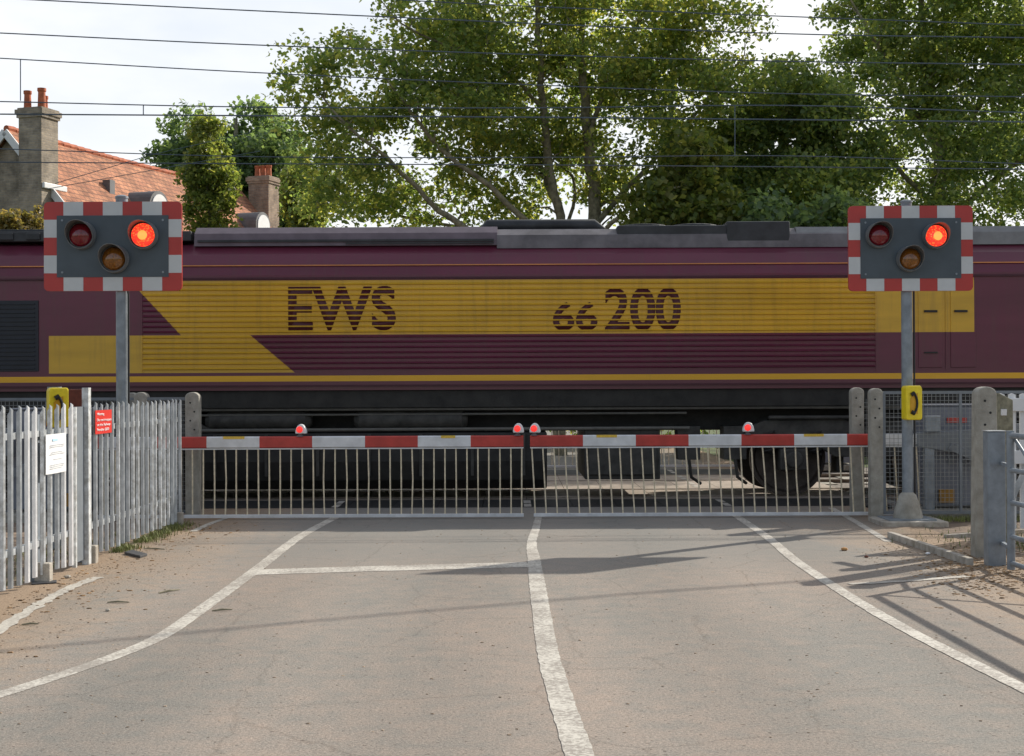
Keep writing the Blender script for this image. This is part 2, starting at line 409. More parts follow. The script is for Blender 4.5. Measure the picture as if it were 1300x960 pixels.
def livery_mat():
    m, n, b = newmat('maroon_and_gold_livery')
    L = n.links.new
    tc = nd(n, 'ShaderNodeTexCoord')
    sp = nd(n, 'ShaderNodeSeparateXYZ'); L(tc.outputs['Object'], sp.inputs[0])
    X = sp.outputs['X']; Z = sp.outputs['Z']
    def M(op, a, bb, c=None):
        q = nd(n, 'ShaderNodeMath', operation=op)
        for i, v in enumerate((a, bb, c)):
            if v is None: continue
            if isinstance(v, (int, float)): q.inputs[i].default_value = v
            else: L(v, q.inputs[i])
        return q.outputs[0]
    def rng(v, lo, hi): return M('MULTIPLY', M('GREATER_THAN', v, lo), M('LESS_THAN', v, hi))
    # upper gold band with a slanted left end
    up = M('MULTIPLY', rng(Z, 2.325, 3.085), M('LESS_THAN', X, 7.0))
    edgeU = M('MULTIPLY_ADD', Z, (-4.78 + 4.065) / (3.09 - 2.325), -4.065 - 2.325 * (-4.78 + 4.065) / (3.09 - 2.325))
    up = M('MULTIPLY', up, M('GREATER_THAN', X, edgeU))
    lo = M('MULTIPLY', rng(Z, 1.80, 2.325), M('GREATER_THAN', X, -5.91))
    k = (-2.505 + 3.10) / (1.82 - 2.325)
    edgeL = M('MULTIPLY_ADD', Z, k, -3.10 - 2.325 * k)
    lo = M('MULTIPLY', lo, M('LESS_THAN', X, edgeL))
    gold = M('MAXIMUM', up, lo)
    stripe = rng(Z, 1.675, 1.755)
    nz = nd(n, 'ShaderNodeTexNoise', Scale=1.3, Detail=6.0, Roughness=0.65)
    mpp = nd(n, 'ShaderNodeMapping'); mpp.inputs['Scale'].default_value = (0.25, 1, 1.6)
    L(tc.outputs['Object'], mpp.inputs['Vector']); L(mpp.outputs[0], nz.inputs['Vector'])
    m1 = nd(n, 'ShaderNodeMix', data_type='RGBA'); L(gold, m1.inputs['Factor'])
    m1.inputs['A'].default_value = (0.132, 0.024, 0.048, 1); m1.inputs['B'].default_value = (0.68, 0.40, 0.034, 1)
    m2 = nd(n, 'ShaderNodeMix', data_type='RGBA'); L(stripe, m2.inputs['Factor'])
    L(m1.outputs['Result'], m2.inputs['A']); m2.inputs['B'].default_value = (0.90, 0.48, 0.01, 1)
    rp = nd(n, 'ShaderNodeValToRGB')
    rp.color_ramp.elements[0].position = 0.3; rp.color_ramp.elements[0].color = (0.78, 0.78, 0.78, 1)
    rp.color_ramp.elements[1].position = 0.65; rp.color_ramp.elements[1].color = (1.08, 1.08, 1.08, 1)
    L(nz.outputs['Fac'], rp.inputs['Fac'])
    mu = nd(n, 'ShaderNodeMix', data_type='RGBA', blend_type='MULTIPLY'); mu.inputs['Factor'].default_value = 1
    L(m2.outputs['Result'], mu.inputs['A']); L(rp.outputs['Color'], mu.inputs['B'])
    # rain-washed vertical streaks and brake dust creeping up from the solebar
    ms = nd(n, 'ShaderNodeMapping'); ms.inputs['Scale'].default_value = (9.0, 1, 0.5)
    sn = nd(n, 'ShaderNodeTexNoise', Scale=1.0, Detail=5.0, Roughness=0.7)
    L(tc.outputs['Object'], ms.inputs['Vector']); L(ms.outputs[0], sn.inputs['Vector'])
    sr = nd(n, 'ShaderNodeMapRange'); L(sn.outputs['Fac'], sr.inputs['Value'])
    sr.inputs['From Min'].default_value = 0.48; sr.inputs['From Max'].default_value = 0.78
    sr.inputs['To Max'].default_value = 0.30
    dz = nd(n, 'ShaderNodeMapRange'); L(Z, dz.inputs['Value'])
    dz.inputs['From Min'].default_value = 1.55; dz.inputs['From Max'].default_value = 2.0
    dz.inputs['To Min'].default_value = 0.38; dz.inputs['To Max'].default_value = 0.0
    dm = M('MAXIMUM', sr.outputs[0], M('MULTIPLY', dz.outputs[0], M('MULTIPLY', nz.outputs['Fac'], 1.4)))
    dt = nd(n, 'ShaderNodeMix', data_type='RGBA'); L(dm, dt.inputs['Factor'])
    L(mu.outputs['Result'], dt.inputs['A']); dt.inputs['B'].default_value = (0.085, 0.060, 0.045, 1)
    L(dt.outputs['Result'], b.inputs['Base Color'])
    rr = nd(n, 'ShaderNodeMapRange'); L(nz.outputs['Fac'], rr.inputs['Value'])
    rr.inputs['To Min'].default_value = 0.24; rr.inputs['To Max'].default_value = 0.42
    L(rr.outputs[0], b.inputs['Roughness'])
    b.inputs['Specular IOR Level'].default_value = 0.42
    b.inputs['Coat Weight'].default_value = 0.12
    b.inputs['Coat Roughness'].default_value = 0.2
    return m
livery = livery_mat()

def leaf_mat(name, c1, c2, c3, tr=0.45):
    m, n, b = newmat(name)
    L = n.links.new
    g = nd(n, 'ShaderNodeNewGeometry')
    tc = nd(n, 'ShaderNodeTexCoord')
    nz = nd(n, 'ShaderNodeTexNoise', Scale=0.55, Detail=3.0)
    L(tc.outputs['Object'], nz.inputs['Vector'])
    ad = nd(n, 'ShaderNodeMath', operation='MULTIPLY_ADD')
    L(g.outputs['Random Per Island'], ad.inputs[0]); ad.inputs[1].default_value = 0.55
    hf = nd(n, 'ShaderNodeMath', operation='MULTIPLY'); L(nz.outputs['Fac'], hf.inputs[0]); hf.inputs[1].default_value = 0.5
    L(hf.outputs[0], ad.inputs[2])
    rp = nd(n, 'ShaderNodeValToRGB')
    e = rp.color_ramp.elements
    e[0].position = 0.25; e[0].color = (*c1, 1)
    e[1].position = 0.82; e[1].color = (*c3, 1)
    mid = e.new(0.6); mid.color = (*c2, 1)
    L(ad.outputs[0], rp.inputs['Fac'])
    L(rp.outputs['Color'], b.inputs['Base Color'])
    b.inputs['Roughness'].default_value = 0.45
    b.inputs['Specular IOR Level'].default_value = 0.4
    t = nd(n, 'ShaderNodeBsdfTranslucent')
    vm = nd(n, 'ShaderNodeVectorMath', operation='MULTIPLY')
    L(rp.outputs['Color'], vm.inputs[0]); vm.inputs[1].default_value = (2.3, 2.2, 1.2)
    L(vm.outputs[0], t.inputs['Color'])
    ms = nd(n, 'ShaderNodeMixShader'); ms.inputs['Fac'].default_value = tr
    out = n.nodes['Material Output']
    L(b.outputs[0], ms.inputs[1]); L(t.outputs[0], ms.inputs[2]); L(ms.outputs[0], out.inputs['Surface'])
    return m
leaf_maple = leaf_mat('maple_leaves', (0.097, 0.152, 0.056), (0.175, 0.225, 0.074), (0.41, 0.40, 0.12), 0.58)
leaf_dark = leaf_mat('dark_leaves', (0.095, 0.150, 0.066), (0.165, 0.220, 0.086), (0.34, 0.37, 0.12), 0.58)
leaf_ash = leaf_mat('blue_green_leaves', (0.080, 0.130, 0.070), (0.130, 0.195, 0.095), (0.22, 0.29, 0.12), 0.5)
leaf_yel = leaf_mat('yellow_green_leaves', (0.085, 0.125, 0.038), (0.145, 0.180, 0.052), (0.28, 0.28, 0.085), 0.52)
leaf_autumn = leaf_mat('turning_leaves', (0.10, 0.095, 0.04), (0.20, 0.17, 0.06), (0.34, 0.24, 0.10), 0.4)
bark = mat('bark', (0.24, 0.22, 0.15), 0.95, 0, 0.3, 9, 0.8, 25, c2=(0.13, 0.12, 0.08))

# ------------------------------------------------------------------ mesh builder
def wpos(o):
    p = Vector((0, 0, 0))
    while o:
        p += o.location
        o = o.parent
    return p
class MB:
    def __init__(s): s.v = []; s.f = []; s.m = []
    def add(s, vs, fs, m=0):
        b = len(s.v); s.v += [tuple(v) for v in vs]
        for f in fs: s.f.append([b + i for i in f]); s.m.append(m)
    def box(s, x0, x1, y0, y1, z0, z1, m=0):
        s.add([(x0, y0, z0), (x1, y0, z0), (x1, y1, z0), (x0, y1, z0), (x0, y0, z1), (x1, y0, z1), (x1, y1, z1), (x0, y1, z1)],
              [(0, 3, 2, 1), (4, 5, 6, 7), (0, 1, 5, 4), (1, 2, 6, 5), (2, 3, 7, 6), (3, 0, 4, 7)], m)
    def hexa(s, p, m=0):
        s.add(p, [(0, 3, 2, 1), (4, 5, 6, 7), (0, 1, 5, 4), (1, 2, 6, 5), (2, 3, 7, 6), (3, 0, 4, 7)], m)
    def bar(s, a, b, wx, wz, m=0, up=(0, 0, 1)):
        a = Vector(a); b = Vector(b); d = (b - a).normalized(); u = Vector(up)
        if abs(d.dot(u)) > 0.95: u = Vector((0, 1, 0))
        r = d.cross(u).normalized() * wx / 2; t = r.cross(d).normalized() * wz / 2
        s.hexa([a - r - t, a + r - t, b + r - t, b - r - t, a - r + t, a + r + t, b + r + t, b - r + t], m)
    def tube(s, pts, rad, seg=8, m=0, cap=True):
        pts = [Vector(p) for p in pts]
        if isinstance(rad, (int, float)): rad = [rad] * len(pts)
        base = len(s.v)
        prev = None
        for i, p in enumerate(pts):
            d = (pts[min(i + 1, len(pts) - 1)] - pts[max(i - 1, 0)]).normalized()
            if prev is None:
                u = Vector((0, 0, 1)) if abs(d.z) < 0.9 else Vector((1, 0, 0))
                r = d.cross(u).normalized()
            else:
                r = (prev - d * prev.dot(d)).normalized()
            prev = r
            t = d.cross(r)
            for k in range(seg):
                a = 2 * PI * k / seg
                s.v.append(tuple(p + (r * math.cos(a) + t * math.sin(a)) * rad[i]))
        for i in range(len(pts) - 1):
            for k in range(seg):
                k2 = (k + 1) % seg
                s.f.append([base + i * seg + k, base + i * seg + k2, base + (i + 1) * seg + k2, base + (i + 1) * seg + k]); s.m.append(m)
        if cap:
            s.f.append([base + k for k in range(seg)][::-1]); s.m.append(m)
            s.f.append([base + (len(pts) - 1) * seg + k for k in range(seg)]); s.m.append(m)
    def prism(s, poly, h, plane='XZ', c=0.0, m=0):
        # poly outline in a plane, thickness h from c to c+h along the third axis
        def P(a, b, q):
            return {'XZ': (a, q, b), 'YZ': (q, a, b), 'XY': (a, b, q)}[plane]
        n = len(poly)
        vs = [P(a, b, c) for a, b in poly] + [P(a, b, c + h) for a, b in poly]
        fs = [tuple(range(n))[::-1], tuple(range(n, 2 * n))]
        fs += [(i, (i + 1) % n, n + (i + 1) % n, n + i) for i in range(n)]
        s.add(vs, fs, m)
    def lathe(s, prof, c, axis='Z', seg=16, m=0):
        # prof: (radius, height) pairs
        base = len(s.v)
        for r_, h in prof:
            for k in range(seg):
                a = 2 * PI * k / seg
                u, v_ = r_ * math.cos(a), r_ * math.sin(a)
                q = {'Z': (u, v_, h), 'Y': (u, h, v_), 'X': (h, u, v_)}[axis]
                s.v.append((c[0] + q[0], c[1] + q[1], c[2] + q[2]))
        for i in range(len(prof) - 1):
            for k in range(seg):
                k2 = (k + 1) % seg
                s.f.append([base + i * seg + k, base + i * seg + k2, base + (i + 1) * seg + k2, base + (i + 1) * seg + k]); s.m.append(m)
        s.f.append([base + k for k in range(seg)][::-1]); s.m.append(m)
        s.f.append([base + (len(prof) - 1) * seg + k for k in range(seg)]); s.m.append(m)
    def build(s, name, mats, parent=None, smooth=False, bevel=0.0, local=False, loc=None, seg=2):
        me = bpy.data.meshes.new(name)
        off = Vector((0, 0, 0))
        if parent is not None and not local: off = wpos(parent)
        if loc is not None: off = Vector(loc)
        vs = [(v[0] - off.x, v[1] - off.y, v[2] - off.z) for v in s.v]
        me.from_pydata(vs, [], s.f)
        if not isinstance(mats, (list, tuple)): mats = [mats]
        for mm in mats: me.materials.append(mm)
        if len(mats) > 1: me.polygons.foreach_set('material_index', s.m)
        import bmesh
        bm = bmesh.new(); bm.from_mesh(me); bmesh.ops.recalc_face_normals(bm, faces=bm.faces); bm.to_mesh(me); bm.free()
        if smooth:
            me.shade_smooth() if hasattr(me, 'shade_smooth') else None
        me.update()
        o = bpy.data.objects.new(name, me); COL.objects.link(o)
        if loc is not None: o.location = loc
        if parent is not None: o.parent = parent
        if smooth:
            try:
                md = o.modifiers.new('wn', 'EDGE_SPLIT'); md.split_angle = R(40)
            except Exception: pass
        if bevel > 0:
            md = o.modifiers.new('bevel', 'BEVEL'); md.width = bevel; md.segments = seg; md.limit_method = 'ANGLE'; md.angle_limit = R(40)
        return o
def tag(o, label=None, cat=None, group=None, kind=None):
    if label: o['label'] = label
    if cat: o['category'] = cat
    if group: o['group'] = group
    if kind: o['kind'] = kind
    return o
def thing(name, label, cat, loc, group=None, rz=0.0):
    o = bpy.data.objects.new(name, None); COL.objects.link(o)
    o.location = loc; o.rotation_euler = (0, 0, rz); o.empty_display_size = 0.2
    return tag(o, label, cat, group)
def copy_tree(o, parent=None):
    c = o.copy(); COL.objects.link(c); c.parent = parent
    for ch in o.children: copy_tree(ch, c)
    return c
def text_mesh(body, size, bold=0.0, shear=0.0, xs=1.0, space=1.0, extrude=0.0):
    cu = bpy.data.curves.new('lettering', 'FONT'); cu.body = body; cu.size = size; cu.offset = bold; cu.shear = shear
    cu.extrude = extrude; cu.align_x = 'LEFT'; cu.space_character = space; cu.space_line = 0.95
    o = bpy.data.objects.new('lettering', cu); COL.objects.link(o)
    bpy.context.view_layer.update()
    dg = bpy.context.evaluated_depsgraph_get()
    me = bpy.data.meshes.new_from_object(o.evaluated_get(dg))
    bpy.data.objects.remove(o)
    v = np.empty(len(me.vertices) * 3); me.vertices.foreach_get('co', v); v = v.reshape(-1, 3)
    v[:, 0] *= xs
    me.vertices.foreach_set('co', v.ravel()); me.update()
    return me, v
def put_text(name, body, m, parent, origin, target_w, target_h, rot=None, bold=0.0, shear=0.0, space=1.0, ext=0.0015):
    me, v = text_mesh(body, 1.0, bold, shear, 1.0, space, 0.0)
    mn = v.min(0); mxx = v.max(0)
    sx = target_w / (mxx[0] - mn[0]); sy = target_h / (mxx[1] - mn[1])
    v[:, 0] = (v[:, 0] - mn[0]) * sx; v[:, 1] = (v[:, 1] - mn[1]) * sy
    me.vertices.foreach_set('co', v.ravel()); me.update(); me.name = name
    me.materials.clear(); me.materials.append(m)
    o = bpy.data.objects.new(name, me); COL.objects.link(o)
    o.parent = parent
    o.location = Vector(origin) - wpos(parent)
    o.rotation_euler = rot if rot else (PI / 2, 0, 0)
    so = o.modifiers.new('thick', 'SOLIDIFY'); so.thickness = ext; so.offset = 0
    return o

# ------------------------------------------------------------------ ground, road, markings
def sheet(name, x0, x1, y0, y1, z, m, parent=None, kind='structure', nx=1, ny=1):
    b = MB()
    b.add([(x0, y0, z), (x1, y0, z), (x1, y1, z), (x0, y1, z)], [(0, 1, 2, 3)])
    o = b.build(name, m, parent)
    if kind and parent is None: tag(o, kind=kind)
    return o
sheet('ground', -900, 900, -60, 1800, -0.05, field)
sheet('verge', -30, 30, -8, 18.3, -0.008, dirt)
sheet('track_bed', -60, 60, 18.3, 28.4, -0.045, ballast)
road = sheet('road', -4.1, 4.6, -6, 18.9, 0.0, asphalt)
far_road = sheet('far_road', -4.1, 4.6, 27.2, 120, 0.0, asphalt)
# crossing deck: rubber panels, pale slabs and rails
NEAR = 21.3; FARC = 24.75
deck = MB()
def slab(y0, y1, m):
    x = -4.6
    while x < 5.0:
        deck.box(x + .004, x + 0.596, y0, y1, -0.04, 0.004 + 0.001 * random.random(), m); x += 0.6
slab(18.9, 20.15, 0)
slab(20.15, 20.53, 1)
slab(20.66, 21.94, 1)
slab(22.07, 23.98, 1)
slab(24.11, 25.39, 1)
slab(25.52, 27.2, 0)
deck_o = deck.build('crossing_deck', [rubber, timber]); tag(deck_o, kind='structure')

_rz = [0.0022]
def ribbon(name, pts, wd, m, z=None, jag=0.003, step=0.07):
    _rz[0] += 0.0003; z = _rz[0]
    P = [Vector((p.x, p.y)) for p in pts]
    if isinstance(wd, (int, float)): wd = [wd] * len(P)
    q = []; ww = []
    for i in range(len(P) - 1):
        n = max(1, int((P[i + 1] - P[i]).length / step))
        for k in range(n):
            t = k / n
            a = P[max(i - 1, 0)]; b = P[i]; c = P[i + 1]; d = P[min(i + 2, len(P) - 1)]
            q.append(0.5 * ((2 * b) + (c - a) * t + (2 * a - 5 * b + 4 * c - d) * t * t + (3 * b - a - 3 * c + d) * t ** 3))
            ww.append(wd[i] * (1 - t) + wd[i + 1] * t)
    q.append(P[-1]); ww.append(wd[-1])
    b = MB(); vs = []
    for i, p in enumerate(q):
        d = (q[min(i + 1, len(q) - 1)] - q[max(i - 1, 0)]).normalized()
        nrm = Vector((-d.y, d.x))
        for sgn in (1, -1):
            e = p + nrm * sgn * (ww[i] / 2 + random.uniform(-jag, jag))
            vs.append((e.x, e.y, z))
    b.add(vs, [(2 * i, 2 * i + 1, 2 * i + 3, 2 * i + 2) for i in range(len(q) - 1)])
    o = b.build(name, m, road)
    return o
gp = lambda l: [G(x, y) for x, y in l]
tag(ribbon('edge_line', gp([(430, 655), (380, 682), (330, 720), (300, 742), (240, 785), (205, 808), (150, 832), (45, 868), (-60, 900)]), .115, paint), label='white line curving away to the left')
tag(ribbon('stop_line', gp([(318, 727), (450, 723), (560, 720), (672, 717)]), .36, paint), label='white line across the left lane')
tag(ribbon('centre_line', gp([(684, 655), (680, 672), (675, 690), (678, 712), (681, 735), (687, 775), (693, 815), (701, 850), (716, 900), (738, 965)]), [.08, .09, .10, .12, .13, .13, .13, .13, .13, .13], paint, jag=.004), label='thick white centre line')
tag(ribbon('edge_line', gp([(930, 652), (975, 683), (1010, 712), (1070, 752), (1130, 788), (1200, 825), (1290, 870), (1400, 925)]), .105, paint), label='white line running towards the lower right')
tag(ribbon('edge_line', gp([(1055, 645), (1090, 665), (1128, 688)]), .085, paint_old), label='faded short line by the signal pole')
tag(ribbon('edge_line', gp([(297, 655), (270, 664), (245, 675)]), .08, paint_old), label='faded short line by the left concrete post')
tag(ribbon('edge_line', gp([(125, 733), (80, 751), (30, 780), (-20, 812)]), .10, paint_old, jag=.02), label='broken crumbling line along the left fence')
tag(ribbon('edge_line', gp([(1078, 742), (1150, 738), (1228, 732)]), .09, paint_old, jag=.015), label='faint line across the right edge')
# lines continuing over the deck
for (a, bb, wd) in (((0.20, 0.20), (18.9, 27.1), .10), ((-2.35, -2.55), (18.9, 27.1), .09), ((2.85, 2.95), (18.9, 27.1), .09)):
    rb = MB()
    for k in range(14):
        y0 = bb[0] + (bb[1] - bb[0]) * k / 14; y1 = y0 + (bb[1] - bb[0]) / 14 - .12
        if any(abs(y0 + .25 - r_) < .38 for r_ in (NEAR - .7175, NEAR + .7175, FARC - .7175, FARC + .7175)): continue
        x = a[0] + (a[1] - a[0]) * k / 14
        rb.add([(x - wd / 2, y0, .009), (x + wd / 2, y0, .009), (x + wd / 2, y1, .009), (x - wd / 2, y1, .009)], [(0, 1, 2, 3)])
    rb.build('deck_line', paint_old, deck_o)

# rails
def track(name, yc, label):
    t = thing(name, label, 'railway track', (0, yc, 0), 'railway tracks through the crossing')
    for s in (-1, 1):
        b = MB(); y = yc + s * .7175
        b.box(-60, 60, y - .035, y + .035, -.03, .012)
        b.box(-60, 60, y - .012, y + .012, -.14, -.03)
        b.build('rail', rail_m, t)
    for k in range(-20, 21):
        x = k * .65 + (.0)
        if -4.8 < x < 5.2: continue
        b = MB(); b.box(x - .13, x + .13, yc - 1.25, yc + 1.25, -.14, -.032)
        b.build('sleeper', concrete, t)
    return t
track('railway_track', NEAR, 'nearer railway track, under the locomotive')
track('railway_track', FARC, 'farther railway track, beyond the locomotive')

# kerbs / edgings
b = MB(); a = G(1130, 683); c = G(1232, 718)
b.bar((a.x, a.y, .02), (c.x, c.y, .02), .06, .09)
tag(b.build('kerb_edging', concrete_lt, bevel=.006), 'thin pale concrete edging strip running from the phone pole towards the gate post', 'kerb')
b = MB(); a = G(1200, 683); c = G(1300, 676)
b.bar((a.x, a.y, .01), (c.x, c.y, .01), .06, .05)
tag(b.build('kerb_edging', concrete_lt, bevel=.006), 'low pale edging behind the phone pole, in front of the mesh panel', 'kerb')

# ------------------------------------------------------------------ locomotive
LX = -0.55
loco = thing('locomotive', 'maroon and gold diesel freight locomotive crossing behind the barriers', 'locomotive', (LX, NEAR, 0))
FACE = 1.3
prof = [(-1.3, 1.55), (-1.3, 3.16), (-1.24, 3.30), (-1.10, 3.46), (-.88, 3.62), (-.55, 3.72), (0, 3.76)]
prof = prof + [(-y, z) for y, z in prof[:-1][::-1]]
b = MB()
sts = [-10.4, -10.2, -9.5, 9.5, 10.2, 10.4]
def shr(x):     # cab ends taper slightly
    k = max(0, abs(x) - 9.5)
    return 1 - .09 * k
rings = []
for x in sts:
    k = shr(x); top = 1.0 if abs(x) < 9.6 else (0.93 if abs(x) < 10.3 else 0.80)
    rings.append([(x, y * k, 1.55 + (z - 1.55) * top) for y, z in prof])
n = len(prof); vs = [p for r_ in rings for p in r_]
fs = []
for i in range(len(sts) - 1):
    for k in range(n):
        k2 = (k + 1) % n
        fs.append((i * n + k, i * n + k2, (i + 1) * n + k2, (i + 1) * n + k))
fs.append(tuple(range(n))[::-1]); fs.append(tuple(range((len(sts) - 1) * n, len(sts) * n)))
b.add(vs, fs)
body = b.build('body', livery, loco, local=True)
# horizontal ridges of the side panels
for sy in (-1, 1):
    b = MB()
    z = 1.84
    while z < 3.07:
        y0, y1 = sorted((sy * 1.298, sy * 1.318))
        b.add([(-4.6, sy * 1.298, z), (5.62, sy * 1.298, z), (5.62, sy * 1.326, z + .010), (-4.6, sy * 1.326, z + .010), (-4.6, sy * 1.298, z + .034), (5.62, sy * 1.298, z + .034)],
              [(0, 1, 2, 3), (3, 2, 5, 4), (0, 3, 4), (1, 5, 2)])
        z += .0735
    b.build('side_grille', livery, loco, local=True)
    for x in (-4.62, 5.62, 6.15, 6.6):
        b = MB(); y0, y1 = sorted((sy * 1.298, sy * 1.312))
        b.box(x, x + .018, y0, y1, 1.80, 3.1)
        b.build('panel_seam', livery, loco, local=True)
    # gutter line and lower lip
    b = MB(); b.box(-10.1, 10.1, *sorted((sy * 1.225, sy * 1.262)), 3.292, 3.306)
    b.build('gutter', mat('orange_gutter', (.62, .25, .08), .5, 0, .15, 2), loco, local=True)
    b = MB(); b.box(-10.1, 10.1, *sorted((sy * 1.29, sy * 1.33)), 3.10, 3.125)
    b.build('cantrail', mat('maroon_dark', (.06, .012, .022), .5), loco, local=True)
    b = MB(); b.box(-10.1, 10.1, *sorted((sy * 1.28, sy * 1.325)), 1.60, 1.625); b.build('solebar_trim', mat('maroon_dark', (0, 0, 0)), loco, local=True)
    # dark louvred intake near the cab, doors with handrails
    y0, y1 = sorted((sy * 1.295, sy * 1.312))
    b = MB(); b.box(-7.75, -6.05, y0, y1, 1.83, 2.82); 
    for k in range(16):
        zz = 1.86 + k * .06
        b.box(-7.7, -6.1, *sorted((sy * 1.312, sy * 1.325)), zz, zz + .02)
    b.build('air_intake', mat('intake_dark', (.012, .015, .024), .4), loco, local=True, bevel=.004)
    for x in (8.4, -9.0):
        d = MB(); d.box(x, x + .62, y0, y1, 1.62, 3.1)
        do = d.build('cab_door', livery, loco, local=True, bevel=.006)
        h = MB(); h.tube([(x - .08, sy * 1.36, 1.7), (x - .08, sy * 1.36, 2.7)], .014)
        h.build('handrail', roof_gr, do, local=True)
        wd = MB(); wd.box(x + .12, x + .5, *sorted((sy * 1.312, sy * 1.318)), 2.5, 3.0); wd.build('window', glass_dk, do, local=True)
    # flush access doors at the right
    d = MB(); d.box(6.22, 6.55, y0, y1, 1.83, 3.05)
    d.box(6.67, 7.02, y0, y1, 1.83, 3.05)
    do = d.build('access_door', livery, loco, local=True, bevel=.006)
    h = MB(); h.box(6.3, 6.48, *sorted((sy * 1.312, sy * 1.34)), 2.6, 2.63); h.box(6.72, 6.9, *sorted((sy * 1.312, sy * 1.34)), 2.6, 2.63)
    h.box(6.3, 6.48, *sorted((sy * 1.312, sy * 1.34)), 2.03, 2.05)
    h.build('handle', black_p, do, local=True)
for x, s in ((-10.4, -1), (10.4, 1)):
    b = MB()
    b.box(*sorted((x - s * .05, x + s * .012)), -.95, -.08, 2.35, 2.95); b.box(*sorted((x - s * .05, x + s * .012)), .08, .95, 2.35, 2.95)
    b.build('windscreen', glass_dk, loco, local=True, bevel=.01)
    for yy in (-.87, .87):
        b = MB(); b.lathe([(.09, 0), (.09, s * .35), (.24, s * .36), (.24, s * .42)], (x, yy, 1.06), 'X', 20); b.build('buffer', black_u, loco, local=True)
    b = MB(); b.box(*sorted((x - s * .4, x)), -1.2, 1.2, .8, 1.56); b.build('buffer_beam', black_u, loco, local=True, bevel=.01)
# lettering
put_text('lettering', 'EWS', maroon_p, loco, W(366, 420, NEAR - 1.306), 1.50, .62, bold=.03, shear=.0, space=1.05)
put_text('lettering', '66', maroon_p, loco, W(702, 420, NEAR - 1.306), .62, .40, bold=.02)
put_text('lettering', '200', maroon_p, loco, W(768, 420, NEAR - 1.306), 1.06, .60, bold=.025)
# roof gear
b = MB(); b.box(-9.4, -4.0, -.95, .95, 3.68, 3.82); b.box(-9.0, -4.6, -.7, .7, 3.82, 3.88)
for k in range(12): b.box(-9.0 + k * .38, -8.8 + k * .38, -.98, -.95, 3.70, 3.80)
b.build('roof_deck', roof_dk, loco, local=True, bevel=.01)
b = MB(); b.prism([(-.98, 3.60), (-.95, 3.78), (-.80, 3.88), (-.3, 3.91), (.3, 3.91), (.80, 3.88), (.95, 3.78), (.98, 3.60)], 4.3, 'YZ', -3.95)
b.build('roof_hatch', roof_pu, loco, local=True)
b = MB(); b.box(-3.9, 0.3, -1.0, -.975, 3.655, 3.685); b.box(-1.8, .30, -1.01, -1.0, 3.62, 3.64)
b.build('painted_roof_shadow', roof_dk, loco, local=True)  # solid dark bars, shade line under the hatch edge put in as colour
b = MB(); b.prism([(-1.0, 3.55), (-.98, 3.74), (-.8, 3.84), (.8, 3.84), (.98, 3.74), (1.0, 3.55)], 6.15, 'YZ', .345)
b.build('roof_hatch', roof_gr, loco, local=True)
b = MB(); b.tube([(0.1, -.55, 3.86), (.2, -.55, 3.92), (1.75, -.55, 3.92), (1.9, -.55, 3.86)], [.03, .09, .09, .03], 12); b.tube([(0.5, .3, 3.9), (1.75, .3, 3.9)], .12, 12)
b.build('silencer', roof_dk, loco, local=True, smooth=True)
b = MB(); b.box(2.05, 4.35, -.97, .9, 3.70, 3.87); 
for k in range(3): b.lathe([(.34, 3.87), (.36, 3.95), (.30, 3.96)], (2.5 + .75 * k, -.1, 0), 'Z', 20)
b.box(3.6, 4.5, -.99, -.5, 3.62, 3.92)
b.build('radiator_fan_housing', roof_dk, loco, local=True, bevel=.02)
b = MB(); b.prism([(-.98, 3.58), (-.95, 3.76), (-.86, 3.85), (.86, 3.85), (.95, 3.76), (.98, 3.58)], 4.9, 'YZ', 4.6)
b.build('roof_hatch', mat('roof_light_grey', (.20, .20, .20), .55, 0, .2, 3), loco, local=True)
b = MB()
for k in range(30):
    x = -9.5 + k * .64
    b.box(x, x + .03, -1.12, -.9, 3.46, 3.66)
# underframe
b = MB(); b.box(-10.2, 10.2, -1.25, 1.25, 1.30, 1.55); b.box(-10, 10, -.55, .55, .95, 1.30)
b.build('underframe', black_u, loco, local=True, bevel=.01)
T0 = (240 - 650) / 90.5 - LX; T1 = (694 - 650) / 90.5 - LX
b = MB()
tp = [(-1.22, .95), (-1.25, .55), (-1.2, .28), (-1.0, .15), (1.0, .15), (1.2, .28), (1.25, .55), (1.22, .95)]
b.prism(tp, T1 - T0, 'YZ', T0)
ft = b.build('fuel_tank', black_u, loco, local=True, bevel=.02)
for k in range(7):
    b = MB(); x = T0 + .35 + k * .72; b.box(x, x + .04, -1.275, -1.2, .35, .93)
    b.build('tank_strap', grey_u, ft, local=True)
for (x0, x1) in ((T0 + .2, T0 + 1.7), (T0 + 2.3, T0 + 3.9)):
    b = MB(); b.tube([(x0, -1.02, 1.13), (x0 + .08, -1.02, 1.13), (x1 - .08, -1.02, 1.13), (x1, -1.02, 1.13)], [.08, .16, .16, .08], 16)
    b.build('air_reservoir', grey_u, loco, local=True, smooth=True)
b = MB(); b.tube([(T0, -1.18, .99), (T1 + 2.0, -1.18, 1.0)], .025, 8); b.tube([(-7, -1.2, 1.28), (8, -1.2, 1.28)], .02, 8); b.tube([(-7, -1.15, 1.20), (3, -1.15, 1.21)], .016, 8)
b.build('brake_pipe', mat('pipe_grey', (.12, .115, .10), .5), loco, local=True, smooth=True)
X0 = (742 - 650) / 90.5 - LX; X1 = (838 - 650) / 90.5 - LX
b = MB(); b.box(X0, X1, -1.15, 1.15, .28, .98); b.box(X0 + .05, X1 - .05, -1.19, -1.15, .34, .92)
b.build('battery_box', grey_u, loco, local=True, bevel=.015)
